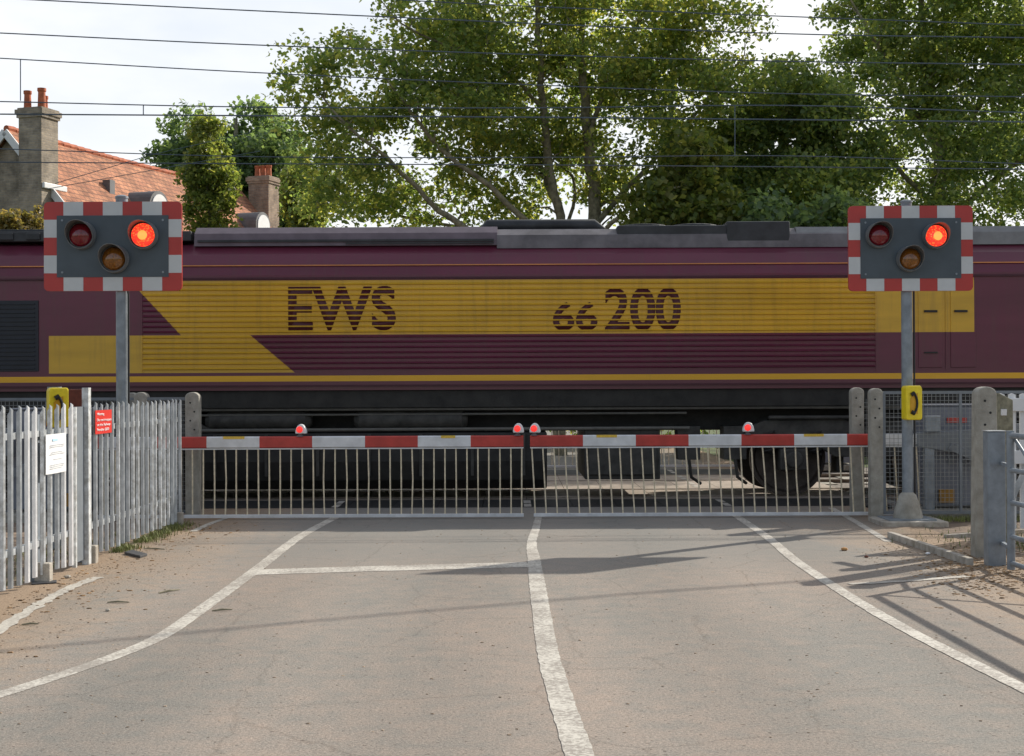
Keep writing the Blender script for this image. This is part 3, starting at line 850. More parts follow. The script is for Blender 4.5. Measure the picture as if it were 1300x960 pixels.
for x in (X1 + .25, X1 + .9, T0 - .55):
    b = MB(); b.box(x, x + .32, -1.12, -.72, .55, 1.02); b.tube([(x + .16, -1.1, .56), (x + .2, -1.05, .3), (x + .35, -.9, .2)], .025, 8)
    b.build('sand_box', grey_u, loco, local=True, bevel=.02)
def bogie(cx):
    fr = MB()
    for s in (-1, 1):
        y = s * 1.06
        out = [(-2.75, .78), (-2.75, .98), (-2.45, 1.10), (-1.35, 1.12), (-1.05, .98), (-.75, 1.10), (.75, 1.10), (1.05, .98), (1.35, 1.12), (2.45, 1.10), (2.75, .98), (2.75, .78), (2.45, .70), (1.65, .70), (1.45, .58), (.62, .58), (.42, .70), (-.42, .70), (-.62, .58), (-1.45, .58), (-1.65, .70), (-2.45, .70)]
        fr.prism([(cx + a, z) for a, z in out], .12, 'XZ', y - .06)
    fr.box(cx - 2.5, cx - 2.3, -1, 1, .75, .95); fr.box(cx + 2.3, cx + 2.5, -1, 1, .75, .95)
    fr.box(cx - .3, cx + .3, -1.0, 1.0, .8, .96)
    fo = fr.build('bogie', grey_u, loco, local=True, bevel=.012)
    for a in (-2.06, 0, 2.06):
        wb = MB()
        for s in (-1, 1):
            wb.lathe([(.1, s * -.07), (.50, s * -.07), (.535, s * -.065), (.54, s * .065), (.49, s * .07), (.46, s * .03), (.2, s * .03), (.16, s * .12), (.1, s * .12)], (cx + a, s * .7175, .552), 'Y', 36)
        wb.tube([(cx + a, -.9, .552), (cx + a, .9, .552)], .085, 14)
        wb.build('wheelset', wheel_m, fo, local=True, smooth=True)
        for s in (-1, 1):
            ax = MB()
            ax.box(cx + a - .19, cx + a + .19, *sorted((s * 1.0, s * 1.22)), .40, .70)
            ax.lathe([(.13, s * 1.22), (.12, s * 1.27), (.04, s * 1.275)], (cx + a, 0, .552), 'Y', 18)
            ax.build('axle_box', grey_u, fo, local=True, bevel=.02)
        for dx in (-.33, .33):
            for s in (-1, 1):
                sp = MB()
                pts = [(cx + a + dx + .075 * math.cos(t), s * 1.1 + .075 * math.sin(t), .62 + .36 * t / (9 * PI)) for t in np.linspace(0, 9 * PI, 60)]
                sp.tube(pts, .018, 6)
                sp.build('coil_spring', black_u, fo, local=True, smooth=True)
    for a in (-1.35, -.7, .7, 1.35):
        bk = MB(); bk.box(cx + a - .05, cx + a + .05, -.95, -.6, .35, .8)
        bk.tube([(cx + a - .3, -1.16, .85), (cx + a + .25, -1.16, .88)], .055, 12)
        bk.build('brake_gear', black_u, fo, local=True)
    sb = MB(); sb.box(cx - .75, cx + .75, -1.23, -1.14, .82, 1.0); sb.tube([(cx - 2.4, -1.18, 1.14), (cx + 2.4, -1.18, 1.14)], .03, 8)
    sb.build('secondary_suspension', grey_u, fo, local=True, bevel=.01)
bogie(6.55); bogie(-6.35)

# ------------------------------------------------------------------ barriers
BD = 17.3
STR = .636
def barrier(tip, end, s, label, lamps, stickers, D=BD, slant=0.0, last=None):
    # s=+1: arm runs from tip to +X, s=-1 to -X
    t = thing('level_crossing_barrier', label, 'barrier', (end, D, 0), 'level crossing barriers')
    L = abs(end - tip)
    b = MB(); x = 0; k = 0
    yo = [(-.035, .875), (-.035, .99), (-.02, 1.003), (.02, 1.003), (.035, .99), (.035, .875), (.02, .864), (-.02, .864)]
    while x < L:
        x1 = min(x + STR, L)
        if last and x < L - last and x1 > L - last: x1 = L - last
        X0_, X1_ = sorted((tip + s * x, tip + s * x1))
        b.prism([(D + y, z) for y, z in yo], X1_ - X0_, 'YZ', X0_, k % 2)
        x = x1; k += 1
    b.build('arm', [red_p, white_p], t)
    b = MB(); X0_, X1_ = sorted((tip, tip + s * L))
    b.box(X0_, X1_, D - .022, D + .022, .846, .861); b.build('skirt_top_rail', white_p, t)
    b = MB(); b.box(X0_ + slant, X1_, D - .02, D + .02, .022, .062); b.build('skirt_bottom_rail', white_p, t, bevel=.004)
    x = .02; rnd = random.Random(int(abs(tip * 1000)) + 3)
    first = None
    while x < L:
        bx = tip + s * x
        q = MB()
        kk = slant + (rnd.uniform(-.005, .005)); bend = rnd.choice((0, 0, 0, 0, 0, 0, 0, 0, .010, -.008)) + rnd.uniform(-.002, .002)
        q.tube([(bx, D, .847), (bx + bend + kk * .5, D + rnd.uniform(-.004, .004), .47), (bx + kk, D, .06)], .0095, 6)
        q.build('skirt_bar', cream, t, smooth=True)
        x += .1325
    for px in lamps:
        c = Vector((px, D, 1.0))
        lb = MB(); lb.lathe([(.05, 1.0), (.02, 1.02), (.028, 1.035)], (c.x, c.y, 0), 'Z', 12)
        lo = lb.build('lamp', hood_m, t)
        hb = MB()
        vs = []; sg = 14
        ring = [(.068 * math.cos(a) * (1.0), 1.035 + (.028 if False else 0) + max(0, .115 * math.sin(a))) for a in np.linspace(0, PI, sg)]
        hb.prism([(c.x + u + .012, z) for u, z in ring], .10, 'XZ', c.y - .035)
        hb.build('lamp_housing', mat('lamp_white', (.72, .74, .74), .4, 0, .08, 10), lo, bevel=.012)
        ln = MB(); ln.lathe([(.040, 0), (.038, -.012), (.026, -.024), (.006, -.028)], (c.x - .002, c.y - .033, 1.085), 'Y', 18)
        ln.build('lamp_lens', lit_red, lo, smooth=True)
    for (p0, p1) in stickers:
        q = MB(); q.box(p0, p1, D - .0385, D + .0, .974, 1.0045)
        q.build('sticker', yellow_st, t)
    # machine
    e = end
    q = MB()
    q.hexa([(e - s * .03, D - .06, .85), (e + s * .75, D - .09, .72), (e + s * .75, D + .09, .72), (e - s * .03, D + .06, .85),
            (e - s * .03, D - .06, 1.02), (e + s * .75, D - .09, 1.05), (e + s * .75, D + .09, 1.05), (e - s * .03, D + .06, 1.02)])
    q.bar((e + s * .35, D - .08, .86), (e + s * 1.0, D - .08, .55), .03, .10)
    q.build('boom_bracket', steel_grey, t, bevel=.008)
    q = MB(); x0, x1 = sorted((e + s * .12, e + s * 1.05))
    q.box(x0, x1, D + .14, D + .68, .12, 1.33); q.box(x0 - .015, x1 + .015, D + .12, D + .70, 1.33, 1.355)
    cb = q.build('machine_cabinet', cab_grey, t, bevel=.012)
    q = MB(); q.box(min(e + s * .55, e + s * .58), max(e + s * .55, e + s * .58), D + .128, D + .14, .2, 1.3)
    q.box(*sorted((e + s * .4, e + s * .46)), D + .12, D + .138, .62, .72); q.build('cabinet_seam', steel_grey, cb)
    q = MB(); q.box(*sorted((e + s * .38, e + s * .62)), D + .112, D + .126, 1.13, 1.19)
    q.build('red_switch', red_p, cb)
    q = MB(); x0, x1 = sorted((e + s * .04, e + s * .22)); q.box(x0, x1, D - .16, D - .08, 1.03, 1.22); q.build('junction_box', galv_dark, t, bevel=.01)
    q = MB(); x0, x1 = sorted((e + s * .06, e + s * .18)); q.box(x0, x1, D - .05, D + .07, .0, .86); q.build('pedestal', galv_dark, t, bevel=.008)
    q = MB(); q.box(*sorted((e + s * .28, e + s * .46)), D + .10, D + .137, .16, .32); q.build('warning_plate', mat('ochre_plate', (.32, .17, .03), .6), cb)
    q = MB(); q.box(*sorted((e + s * .0, e + s * 1.15)), D - .2, D + .8, -.02, .09); q.build('plinth', concrete, t, bevel=.01)
    q = MB(); q.box(*sorted((e + s * .95, e + s * 1.3)), D - .12, D - .02, .78, 1.12); q.build('counterweight', steel_grey, t, bevel=.01)
    return t
tipL = W(664.5, 560, BD).x; tipR = W(673, 560, BD).x
xl = lambda px: W(px, 560, BD).x
bl = barrier(tipL, xl(120), -1, 'red and white barrier left of the gap, its machine behind the palisade fence', [xl(381), xl(657)], [(xl(284), xl(311)), (xl(560), xl(578))])
br = barrier(tipR, xl(1166), 1, 'red and white barrier right of the gap, joined to a grey machine', [xl(678), xl(949)], [(xl(757), xl(783)), (xl(1020), xl(1045))], slant=.04, last=xl(1166) - xl(1111))
# the pair on the far side of the line
for src, lab in ((bl, 'far side barrier glimpsed under the locomotive through its right gap'), (br, 'far side barrier hidden behind the fuel tank at the left')):
    c = copy_tree(src); c.rotation_euler = (0, 0, PI); c.location = (0.35 - src.location.x, 27.7, 0); c['label'] = lab

# ------------------------------------------------------------------ flashing light signals
def signal(px, D, board, lit, label, base=True, extra_top=False):
    c0 = W((board[0] + board[2]) / 2, (board[1] + board[3]) / 2, D)
    bw = (board[2] - board[0]) * D / F; bh = (board[3] - board[1]) * D / F
    x = W(px, 400, D).x
    t = thing('crossing_signal', label, 'signal', (x, D, 0), 'red and white bordered flashing signals')
    zc = c0.z; xc = c0.x
    b = MB(); b.tube([(x, D + .03, 0), (x, D + .03, zc + bh / 2 + .055)], .062, 24)
    b.lathe([(.068, 0), (.068, .02), (.03, .035)], (x, D + .03, zc + bh / 2 + .045), 'Z', 20)
    b.build('pole', galv_dark, t, smooth=True)
    if base:
        b = MB(); b.lathe([(.17, 0.05), (.165, .10), (.13, .22), (.095, .33), (.085, .34), (.062, .36)], (x, D + .03, 0), 'Z', 24)
        b.build('pole_base', concrete, t, smooth=True)
        b = MB(); b.box(x - .28, x + .26, D - .22, D + .30, .052, .066); b.build('base_plate', galv_dark, t)
        b = MB(); b.box(x - .38, x + .36, D - .34, D + .36, -.02, .052); b.build('plinth', concrete_lt, t, bevel=.01)
    # board with rounded corners
    r = .05; pts = []
    hw, hh = bw / 2, bh / 2
    for (sx, sz, a0) in ((1, 1, 0), (-1, 1, 90), (-1, -1, 180), (1, -1, 270)):
        for k in range(5):
            a = R(a0 + 22.5 * k); pts.append((xc + sx * (hw - r) + r * math.cos(a), zc + sz * (hh - r) + r * math.sin(a)))
    b = MB(); b.prism(pts, .03, 'XZ', D - .06)
    bo = b.build('backboard', brd_red, t)
    # border pieces: white ones proud of the red board
    T = .143
    seg = bw / 7; y0, y1 = D - .063, D - .0595
    def stripe(*a):
        q = MB(); q.box(*a); q.build('border_stripe', brd_white, bo)
    for k in (1, 3, 5):
        stripe(xc - hw + k * seg, xc - hw + (k + 1) * seg, y0, y1, zc + hh - T, zc + hh - .001); stripe(xc - hw + k * seg, xc - hw + (k + 1) * seg, y0, y1, zc - hh + .001, zc - hh + T)
    sg = bh / 5
    for k in (1, 3):
        stripe(xc - hw + .001, xc - hw + T * .95, y0, y1, zc - hh + k * sg, zc - hh + (k + 1) * sg); stripe(xc + hw - T * .95, xc + hw - .001, y0, y1, zc - hh + k * sg, zc - hh + (k + 1) * sg)
    b = MB(); b.box(xc - hw + T * .95, xc + hw - T * .95, D - .067, D - .058, zc - hh + T, zc + hh - T); b.build('grey_panel', brd_grey, bo)
    b = MB()
    for dx in (-.2, .2): b.box(x - .01 + dx - .12, x + dx + .12, D - .03, D + .0, zc - .22, zc - .18); 
    b.box(x - .35, x + .35, D - .03, D + .10, zc - .24, zc - .19); b.box(x - .35, x + .35, D - .03, D + .10, zc + .15, zc + .20)
    b.build('bracket', galv_dark, t)
    b = MB(); b.tube([(x + .075, D + .0, .3), (x + .075, D + .0, zc - .5), (x + .05, D - .02, zc - .3)], .011, 8); b.build('cable', black_p, t, smooth=True)
    for sx_ in (-1, 1):
        for sz_ in (-1, 1):
            q = MB(); q.lathe([(.012, -.004), (.012, 0), (.006, .002)], (xc + sx_ * (hw - T - .05), D - .071, zc + sz_ * (hh - T - .05)), 'Y', 8)
            q.build('bolt', galv_dark, bo)
    for (lx, ly, kind) in lit:
        p = W(lx, ly, D - .07)
        fy = D - .067
        lu = MB(); lu.lathe([(.148, 0), (.148, -.03), (.125, -.05)], (p.x, fy, p.z), 'Y', 32)
        lo = lu.build('lamp', hood_m, t, smooth=True)
        # short cowl: open tube, longer at the top
        cw = MB(); vs = []; N = 32
        for k in range(N):
            a = 2 * PI * k / N
            ext = .06 + .13 * max(0, math.sin(a) * .8 + .3)
            for rr in (.143, .136):
                vs.append((p.x + rr * math.cos(a), fy - .02, p.z + rr * math.sin(a)))
                vs.append((p.x + rr * math.cos(a), fy - .02 - ext, p.z + rr * math.sin(a)))
        fs = []
        for k in range(N):
            a, c = 4 * k, 4 * ((k + 1) % N)
            fs += [(a, c, c + 1, a + 1), (a + 2, a + 3, c + 3, c + 2), (a + 1, c + 1, c + 3, a + 3)]
        cw.add(vs, fs); cw.build('hood', hood_m, lo, smooth=True)
        ln = MB(); ln.lathe([(.128, -.03), (.118, -.06), (.09, -.085), (.05, -.10), (.01, -.105)], (p.x, fy, p.z), 'Y', 28)
        mm = {'on': lit_big, 'off': red_lens_off, 'amber': amber_off}[kind]
        le = ln.build('lens', mm, lo, smooth=True)
        if kind == 'on':
            q = MB(); q.lathe([(.05, -.1005), (.04, -.109), (.02, -.112), (.004, -.113)], (p.x + .005, fy, p.z - .005), 'Y', 20)
            q.build('lamp_core', lit_core, lo, smooth=True)
    return t
sigL = signal(154, 14.9, (58, 257, 232.5, 370), [(104, 299, 'off'), (183, 299, 'on'), (146, 329, 'amber')], 'flashing signal on a pole standing behind the palisade fence, its right red lamp lit', base=False)
sigR = signal(1152, 16.45, (1075.5, 262, 1233, 370), [(1115, 299, 'off'), (1187, 300, 'on'), (1154, 329, 'amber')], 'flashing signal on a pole carrying the yellow telephone box, standing on a concrete plinth')

def phone(c, rz, label):
    t = thing('emergency_telephone', label, 'telephone', c, 'yellow crossing telephones', rz)
    b = MB(); b.prism([(-.09, -.19), (.085, -.19), (.095, -.16), (.095, .16), (.08, .2), (-.085, .2), (-.10, .17), (-.10, -.17)], .15, 'XZ', -.15)
    bo = b.build('case', yellow_ph, t, local=True, bevel=.015)
    b = MB(); b.box(.08, .115, -.10, -.0, -.12, .12); b.build('door_edge', yellow_ph, bo, local=True, bevel=.01)
    b = MB(); b.hexa([(-.055, -.155, -.12), (.035, -.155, -.12), (.035, -.147, -.12), (-.055, -.147, -.12), (-.055, -.155, .06), (.035, -.155, .12), (.035, -.147, .12), (-.055, -.147, .06)])
    b.build('symbol_panel', orange_in, bo, local=True)
    b = MB(); pts = [(-.03 + .055 * math.sin(a), -.162, .115 * -math.cos(a)) for a in np.linspace(.25, PI - .25, 9)]
    b.tube(pts, .014, 8)
    b.tube([(-.045, -.162, .095), (-.005, -.162, .118)], .023, 8); b.tube([(-.045, -.162, -.095), (-.005, -.162, -.118)], .023, 8)
    b.build('receiver_symbol', black_p, bo, local=True, smooth=True)
    b = MB(); b.box(-.1, .1, .0, .02, -.06, .06); b.build('bracket', galv_dark, t, local=True)
    return t
p = W(1156.5, 512, 16.35); phone((p.x, 16.42, p.z), R(8), 'yellow telephone box on the right signal pole')
p = W(72, 518, 14.2); phone((p.x, 14.2, p.z), R(28), 'yellow telephone box seen over the left palisade fence')
pp = W(64, 518, 14.3)
b = MB(); b.tube([(p.x - .05, 14.29, 0), (p.x - .05, 14.29, p.z + .21)], .07, 16)
tag(b.build('telephone_post', galv_dark, smooth=True), 'grey round post holding the left yellow telephone behind the fence', 'post')

# ------------------------------------------------------------------ left palisade fence
FX = -3.87
fence = thing('palisade_fence', 'galvanised steel palisade fence along the left side of the road', 'fence', (FX, 12, 0))
def pale(y, w_, h, m, dx=0, dz=0):
    b = MB()
    ys = [-.5, -.30, 0, .30, .5]; xs = [0, .020, .006, .020, 0]; hs = [-.055, -.018, 0, -.018, -.055]
    vs = []
    for k in range(5):
        for off in (0, -.005):
            vs.append((FX + dx + xs[k] + off, y + ys[k] * w_, .055 + dz)); vs.append((FX + dx + xs[k] + off + 0.0, y + ys[k] * w_, h + hs[k]))
    fs = []
    for k in range(4):
        a, c = 4 * k, 4 * (k + 1)
        fs += [(a, c, c + 1, a + 1), (a + 2, a + 3, c + 3, c + 2), (a + 1, c + 1, c + 3, a + 3), (a, a + 2, c + 2, c)]
    fs += [(0, 1, 3, 2), (16, 18, 19, 17)]
    b.add(vs, fs)
    return b.build('pale', m, fence)
rp_ = random.Random(5)
y = 16.66; i = 0
while y > 7.6:
    if not (12.56 < y < 13.09):
        px_ = 650 + FX * F / y
        wht = (25 < px_ < 52) or (78 < px_ < 90)
        o = pale(y, .072, 1.46 + rp_.uniform(-.012, .012), pale_white if wht else (galv_pale if rp_.random() < .45 else galv), rp_.uniform(-.004, .004), rp_.uniform(-.01, .012))
        if wht: o['label'] = 'white pale among the grey ones'
    y -= .187; i += 1
for z in (.32, 1.22):
    for (a, c) in ((13.06, 16.72), (7.5, 12.60)):
        b = MB(); b.box(FX - .05, FX - .008, a, c, z - .02, z + .03); b.build('rail', galv, fence)
for yy in (16.62, 13.2, 11.9, 9.6):
    b = MB(); b.box(FX - .12, FX - .052, yy - .05, yy + .05, .0, 1.38); b.build('post', galv_dark, fence)
    b = MB(); b.box(FX - .06, FX + .07, yy - .13, yy - .04, -.02, .16); b.build('footing', concrete_lt, fence, bevel=.01)
# tall steel post with flat grey web
gpst = thing('gate_post', 'tall grey steel post rising above the palisade fence beside the red notice', 'post', (FX, 13.1, 0))
b = MB(); b.box(FX - .02, FX + .04, 12.96, 13.04, 0.0, 1.60); b.build('post_flange', galv_pale, gpst, bevel=.003)
b = MB(); b.box(FX - .015, FX + .0, 12.62, 12.96, .05, 1.43); b.build('post_web', steel_grey, gpst)
b = MB(); b.box(FX + .0, FX + .035, 12.60, 12.63, .02, 1.43); b.build('post_edge', galv_pale, gpst)
p = W(98, 503, 13.6)
b = MB(); b.box(p.x - .07, p.x + .06, 13.55, 13.68, .0, 1.585)
tag(b.build('rusty_post', rust, bevel=.01), 'reddish brown square post just behind the fence, between yellow telephone and red notice', 'post')
# notices
def notice(name, label, y0, y1, z0, z1, m, bend=0.0):
    t = thing(name, label, 'notice', (FX + .03, (y0 + y1) / 2, z0))
    b = MB(); N = 8
    vs = []
    for k in range(N + 1):
        u = k / N; x = FX + .032 + bend * math.sin(u * PI)
        for z in (z0, z1):
            vs += [(x, y0 + (y1 - y0) * u, z), (x - .003, y0 + (y1 - y0) * u, z)]
    fs = []
    for k in range(N):
        a, c = 4 * k, 4 * (k + 1)
        fs += [(a, c, c + 2, a + 2), (a + 1, a + 3, c + 3, c + 1), (a, a + 1, c + 1, c), (a + 2, c + 2, c + 3, a + 3)]
    b.add(vs, fs); o = b.build('plate', m, t)
    return t, o
def fy(px): return FX * F / (px - 650)
ya, yb = fy(116.5), fy(137.5)
t, pl = notice('warning_notice', 'small red notice with white writing fixed to the palisade fence', ya, yb, 1.17, 1.39, sign_red2)
t2 = t
hgt = [(1.335, 'Warning', .42), (1.28, 'Do not trespass', .86), (1.235, 'on the Railway', .8), (1.19, 'Penalty £200', .72)]
for z, s_, wf in hgt:
    put_text('lettering', s_, sign_w2, pl, (FX + .036, ya + (yb - ya) * .08, z), (yb - ya) * wf, .032, rot=(PI / 2, 0, PI / 2), bold=.01, ext=.001)
ya, yb = fy(53), fy(79)
t, pl = notice('paper_notice', 'white paper notice tied low on the palisade fence', ya, yb, .885, 1.215, sign_w2, .012)
b = MB()
for k, (z, w0, w1) in enumerate(((1.12, .15, .85), (1.105, .15, .8), (1.06, .2, .75), (1.045, .15, .85), (1.0, .3, .7), (.955, .15, .85), (.94, .15, .8), (.925, .15, .7))):
    b.box(FX + .0455, FX + .0465, ya + (yb - ya) * w0, ya + (yb - ya) * w1, z, z + .006)
b.build('printed_lines', ink, pl)
b = MB(); b.box(FX + .0455, FX + .0465, ya + (yb - ya) * .25, ya + (yb - ya) * .5, 1.155, 1.175); b.build('blue_heading', ink_blue, pl)

# ------------------------------------------------------------------ concrete posts and mesh fences
def conc_post(px, D, top, wpx, label, group='round topped concrete posts', name='concrete_post', depth=.15, taper=0.0):
    c = W(px, top, D); wd = wpx * D / F
    b = MB(); r = wd / 2
    pts = [(c.x - r - taper, -.05), (c.x + r + taper, -.05)] + [(c.x + r * math.cos(a), c.z - r * .75 + r * .75 * math.sin(a)) for a in np.linspace(0, PI, 11)]
    b.prism(pts, depth, 'XZ', D)
    t = thing(name, label, 'post', (c.x, D, 0), group)
    b.build('shaft', concrete, t, bevel=.012)
    for k in range(4):
        h = MB(); z = c.z - .13 - k * .11
        h.lathe([(.012, D - .002), (.012, D + .01)], (c.x + (.03 if k % 2 else -.02), 0, z), 'Y', 8)
        h.build('bolt_hole', black_p, t)
    return t
conc_post(243.5, 17.62, 498, 18, 'round topped concrete post beside the open end of the left fence')
conc_post(178, 17.72, 498, 17, 'round topped concrete post peeping over the fence right of the signal pole')
conc_post(166, 17.95, 498.5, 13, 'narrower round topped concrete post peeping over the fence close to the signal pole')
conc_post(1089, 17.62, 492, 16, 'round topped concrete post behind the right barrier arm')
conc_post(1113, 16.95, 493, 16, 'round topped concrete post holding the mesh panel, in front of the barrier arm')
big = conc_post(1253, 13.2, 491, 25, 'thick weathered concrete post next to the galvanised gate post at the right', name='concrete_post', depth=.17, taper=.02)

def mesh_panel(a, c, z0, z1, label, D=None, sp=.05, frame=True, mid=None, name='mesh_fence', group='wire mesh fences'):
    a = Vector(a); c = Vector(c); t = thing(name, label, 'fence', (a.x, a.y, 0), group)
    L = (c - a).length; d = (c - a) / L
    b = MB(); r = .0022
    x = sp / 2
    while x < L:
        p = a + d * x; b.bar((p.x, p.y, z0), (p.x, p.y, z1), r * 2, r * 2); x += sp
    z = z0 + sp / 2
    while z < z1:
        b.bar((a.x, a.y, z), (c.x, c.y, z), r * 2, r * 2); z += sp
    b.build('wire_mesh', wire_mesh, t)
    if frame:
        b = MB()
        b.bar((a.x, a.y, z1), (c.x, c.y, z1), .035, .035); b.bar((a.x, a.y, z0), (c.x, c.y, z0), .035, .035)
        b.bar((a.x, a.y, z0), (a.x, a.y, z1), .04, .04); b.bar((c.x, c.y, z0), (c.x, c.y, z1), .035, .035)
        if mid: 
            p = a + d * mid; b.bar((p.x, p.y, z0), (p.x, p.y, z1), .03, .03)
        b.build('frame', steel_grey, t)
    return t
xa = W(1122, 500, 16.95).x
mesh_panel((xa, 16.98), (8.6, 16.98), .08, 1.50, 'wire mesh panel fence in front of the grey barrier machine', mid=W(1219, 500, 16.98).x - xa)
mesh_panel((W(1098, 500, 17.66).x, 17.7), (W(1106, 500, 17.7).x + .1, 17.7), .1, 1.42, 'narrow strip of wire mesh between two right hand concrete posts', frame=False)
mesh_panel((-9.0, 17.75), (W(237, 500, 17.7).x, 17.75), .06, 1.46, 'wire mesh fence seen over and behind the palisade fence at the left', mid=3.6)

# galvanised gate post and field gate
gp_ = thing('galvanised_post', 'smooth galvanised square gate post in front of the thick concrete post', 'post', (W(1266, 600, 12.6).x, 12.6, 0))
c = W(1266, 548, 12.6)
b = MB(); b.box(c.x - .08, c.x + .075, 12.6, 12.75, -.05, c.z); b.build('shaft', galv_dark, gp_, bevel=.012)
b = MB(); b.box(c.x - .086, c.x + .081, 12.594, 12.756, c.z, c.z + .008); b.build('cap', galv, gp_)
gate = thing('field_gate', 'grey tubular five bar gate swung open along the right edge', 'gate', (4.26, 12.2, 0))
gx = W(1283, 600, 12.2).x
def gpt(y): return gx + (12.2 - y) * .012
for z in (1.16, .865, .59, .30, .075):
    b = MB(); b.tube([(gpt(12.2), 12.2, z), (gpt(8.9), 8.9, z)], .022 if z < 1 else .026, 12); b.build('bar', galv_dark, gate, smooth=True)
b = MB(); b.tube([(gpt(12.2), 12.2, .02), (gpt(12.2), 12.2, 1.20)], .034, 14); b.build('hinge_stile', galv_dark, gate, smooth=True)
b = MB(); b.tube([(gpt(8.9), 8.9, .05), (gpt(8.9), 8.9, 1.18)], .028, 14); b.build('end_stile', galv_dark, gate, smooth=True)
b = MB(); b.tube([(gpt(12.2) + .03, 12.2, 1.14), (gpt(10.2) + .03, 10.2, .1)], .014, 10); b.build('brace', galv_dark, gate, smooth=True)
b = MB(); b.bar((gpt(12.2), 12.2, .9), (c.x + .05, 12.68, .9), .03, .03); b.build('hinge', galv_dark, gate); b = MB(); b.bar((gpt(12.2), 12.2, .2), (c.x + .05, 12.68, .2), .03, .03); b.build('hinge', galv_dark, gate)

# weathered timber post with cap rail, white picket fence behind
wp = thing('timber_post', 'weathered greenish post behind the gate stile with a sloping white rail', 'post', (W(1277, 600, 14.0).x, 14.0, 0))
c = W(1277, 508, 14.0)
b = MB(); b.hexa([(c.x - .07, 14, -.02), (c.x + .07, 14, -.02), (c.x + .07, 14.14, -.02), (c.x - .07, 14.14, -.02), (c.x - .07, 14, c.z + .07), (c.x + .07, 14, c.z), (c.x + .07, 14.14, c.z), (c.x - .07, 14.14, c.z + .07)])
b.build('shaft', timber_post, wp, bevel=.006)
b = MB(); b.bar((c.x - .02, 13.98, c.z - .12), (c.x - .14, 14.5, c.z - .07), .05, .06); b.build('rail', white_house, wp)
wf = thing('white_fence', 'white palisade fence behind the open field gate at the right edge', 'fence', (5.2, 15.0, 0))
for z in (1.38, .83):
    b = MB(); b.box(5.05, 8.6, 15.0, 15.03, z - .07, z + .07); b.build('rail', white_house, wf, bevel=.006)
x = 5.13
while x < 8.5:
    b = MB(); b.prism([(x - .036, .08), (x + .036, .08), (x + .036, 1.485), (x, 1.5), (x - .036, 1.485)], .02, 'XZ', 15.035); b.build('pale', white_house, wf); x += .115
b = MB(); b.bar((5.08, 14.99, .1), (5.5, 14.99, 1.0), .05, .05); b.build('brace', galv, wf)

# ------------------------------------------------------------------ loose things on the ground
def blades(name, spots, label, hmin, hmax, m):
    b = MB(); rr = random.Random(11)
    for (x, y) in spots:
        a = rr.uniform(0, PI * 2); h = rr.uniform(hmin, hmax); w_ = rr.uniform(.002, .005); l = rr.uniform(.2, .9) * h
        dx, dy = math.cos(a), math.sin(a)
        b.add([(x - dy * w_, y + dx * w_, 0), (x + dy * w_, y - dx * w_, 0), (x + dx * l * .4 + dy * w_ * .7, y + dy * l * .4 - dx * w_ * .7, h * .6), (x + dx * l * .4 - dy * w_ * .7, y + dy * l * .4 + dx * w_ * .7, h * .6), (x + dx * l, y + dy * l, h)],
              [(0, 1, 2, 3), (3, 2, 4)])
    return tag(b.build(name, m), label, 'grass', kind='stuff')
rr = random.Random(3); sp_ = []
for k in range(2600):
    y = 13.2 + 3.5 * rr.random(); q = noise.noise(Vector((y * 1.6, 3.3, 0))) 
    x = FX + abs(rr.gauss(0, .11)) - .04
    if q > -.05: sp_.append((x, y))
for k in range(1500):
    y = 9.5 + 6 * rr.random(); sp_.append((FX - .15 - rr.random() * .8, y))
for k in range(900):
    sp_.append((5.3 + rr.gauss(0, .5), 14.3 + rr.gauss(0, .5)))
for k in range(1400):
    sp_.append((W(1215, 660, 17.3).x + rr.uniform(-.5, 1.2), 16.85 + rr.uniform(-.25, .1)))
blades('grass', sp_, 'rough green grass at the foot of the left fence and right posts', .02, .08, grass_m)
def debris(name, spots, label, s0, s1, m, flat=.5):
    b = MB(); r2 = random.Random(23)
    for (x, y) in spots:
        s = r2.uniform(s0, s1); a = r2.uniform(0, PI); e = r2.uniform(.5, 1); h = s * flat * r2.uniform(.4, 1)
        pts = []
        for k in range(5):
            t = a + 2 * PI * k / 5; q = s * r2.uniform(.7, 1.1); pts.append((x + q * math.cos(t), y + q * e * math.sin(t)))
        n = len(pts)
        vs = [(p_[0], p_[1], .001) for p_ in pts] + [(x + (p_[0] - x) * .6, y + (p_[1] - y) * .6, h) for p_ in pts]
        b.add(vs, [tuple(range(n, 2 * n))] + [(i_, (i_ + 1) % n, n + (i_ + 1) % n, n + i_) for i_ in range(n)])
    return tag(b.build(name, m), label, 'litter', kind='stuff')
sp_ = []
for k in range(700): sp_.append((rr.uniform(-3.8, 4.4), rr.uniform(6.5, 16.8)))
for k in range(1100): sp_.append((FX + .05 + abs(rr.gauss(0, .5)), rr.uniform(7, 17)))
for k in range(1500):
    q = G(1240 + rr.gauss(0, 1) * 45, 722 + rr.gauss(0, 1) * 14); sp_.append((q.x, q.y))
for k in range(500):
    q = G(1110 + 120 * rr.random(), 678 + 40 * rr.random()); sp_.append((q.x + rr.gauss(0, .1), q.y))
debris('gravel', sp_, 'loose grit and bits of leaf scattered over the road', .004, .013, stone_m)
leaf_l = mat('dead_leaf', (.22, .13, .06), .9, 0, .4, 20, island=.5)
sp_ = []
for k in range(800):
    q = G(1255 + rr.gauss(0, 1) * 42, 722 + rr.gauss(0, 1) * 16); sp_.append((q.x, q.y))
for k in range(220): sp_.append((FX + .1 + abs(rr.gauss(0, .35)), rr.uniform(8, 17)))
debris('leaf_litter', sp_, 'brown leaf litter heaped round the right hand posts', .010, .028, leaf_l, .35)
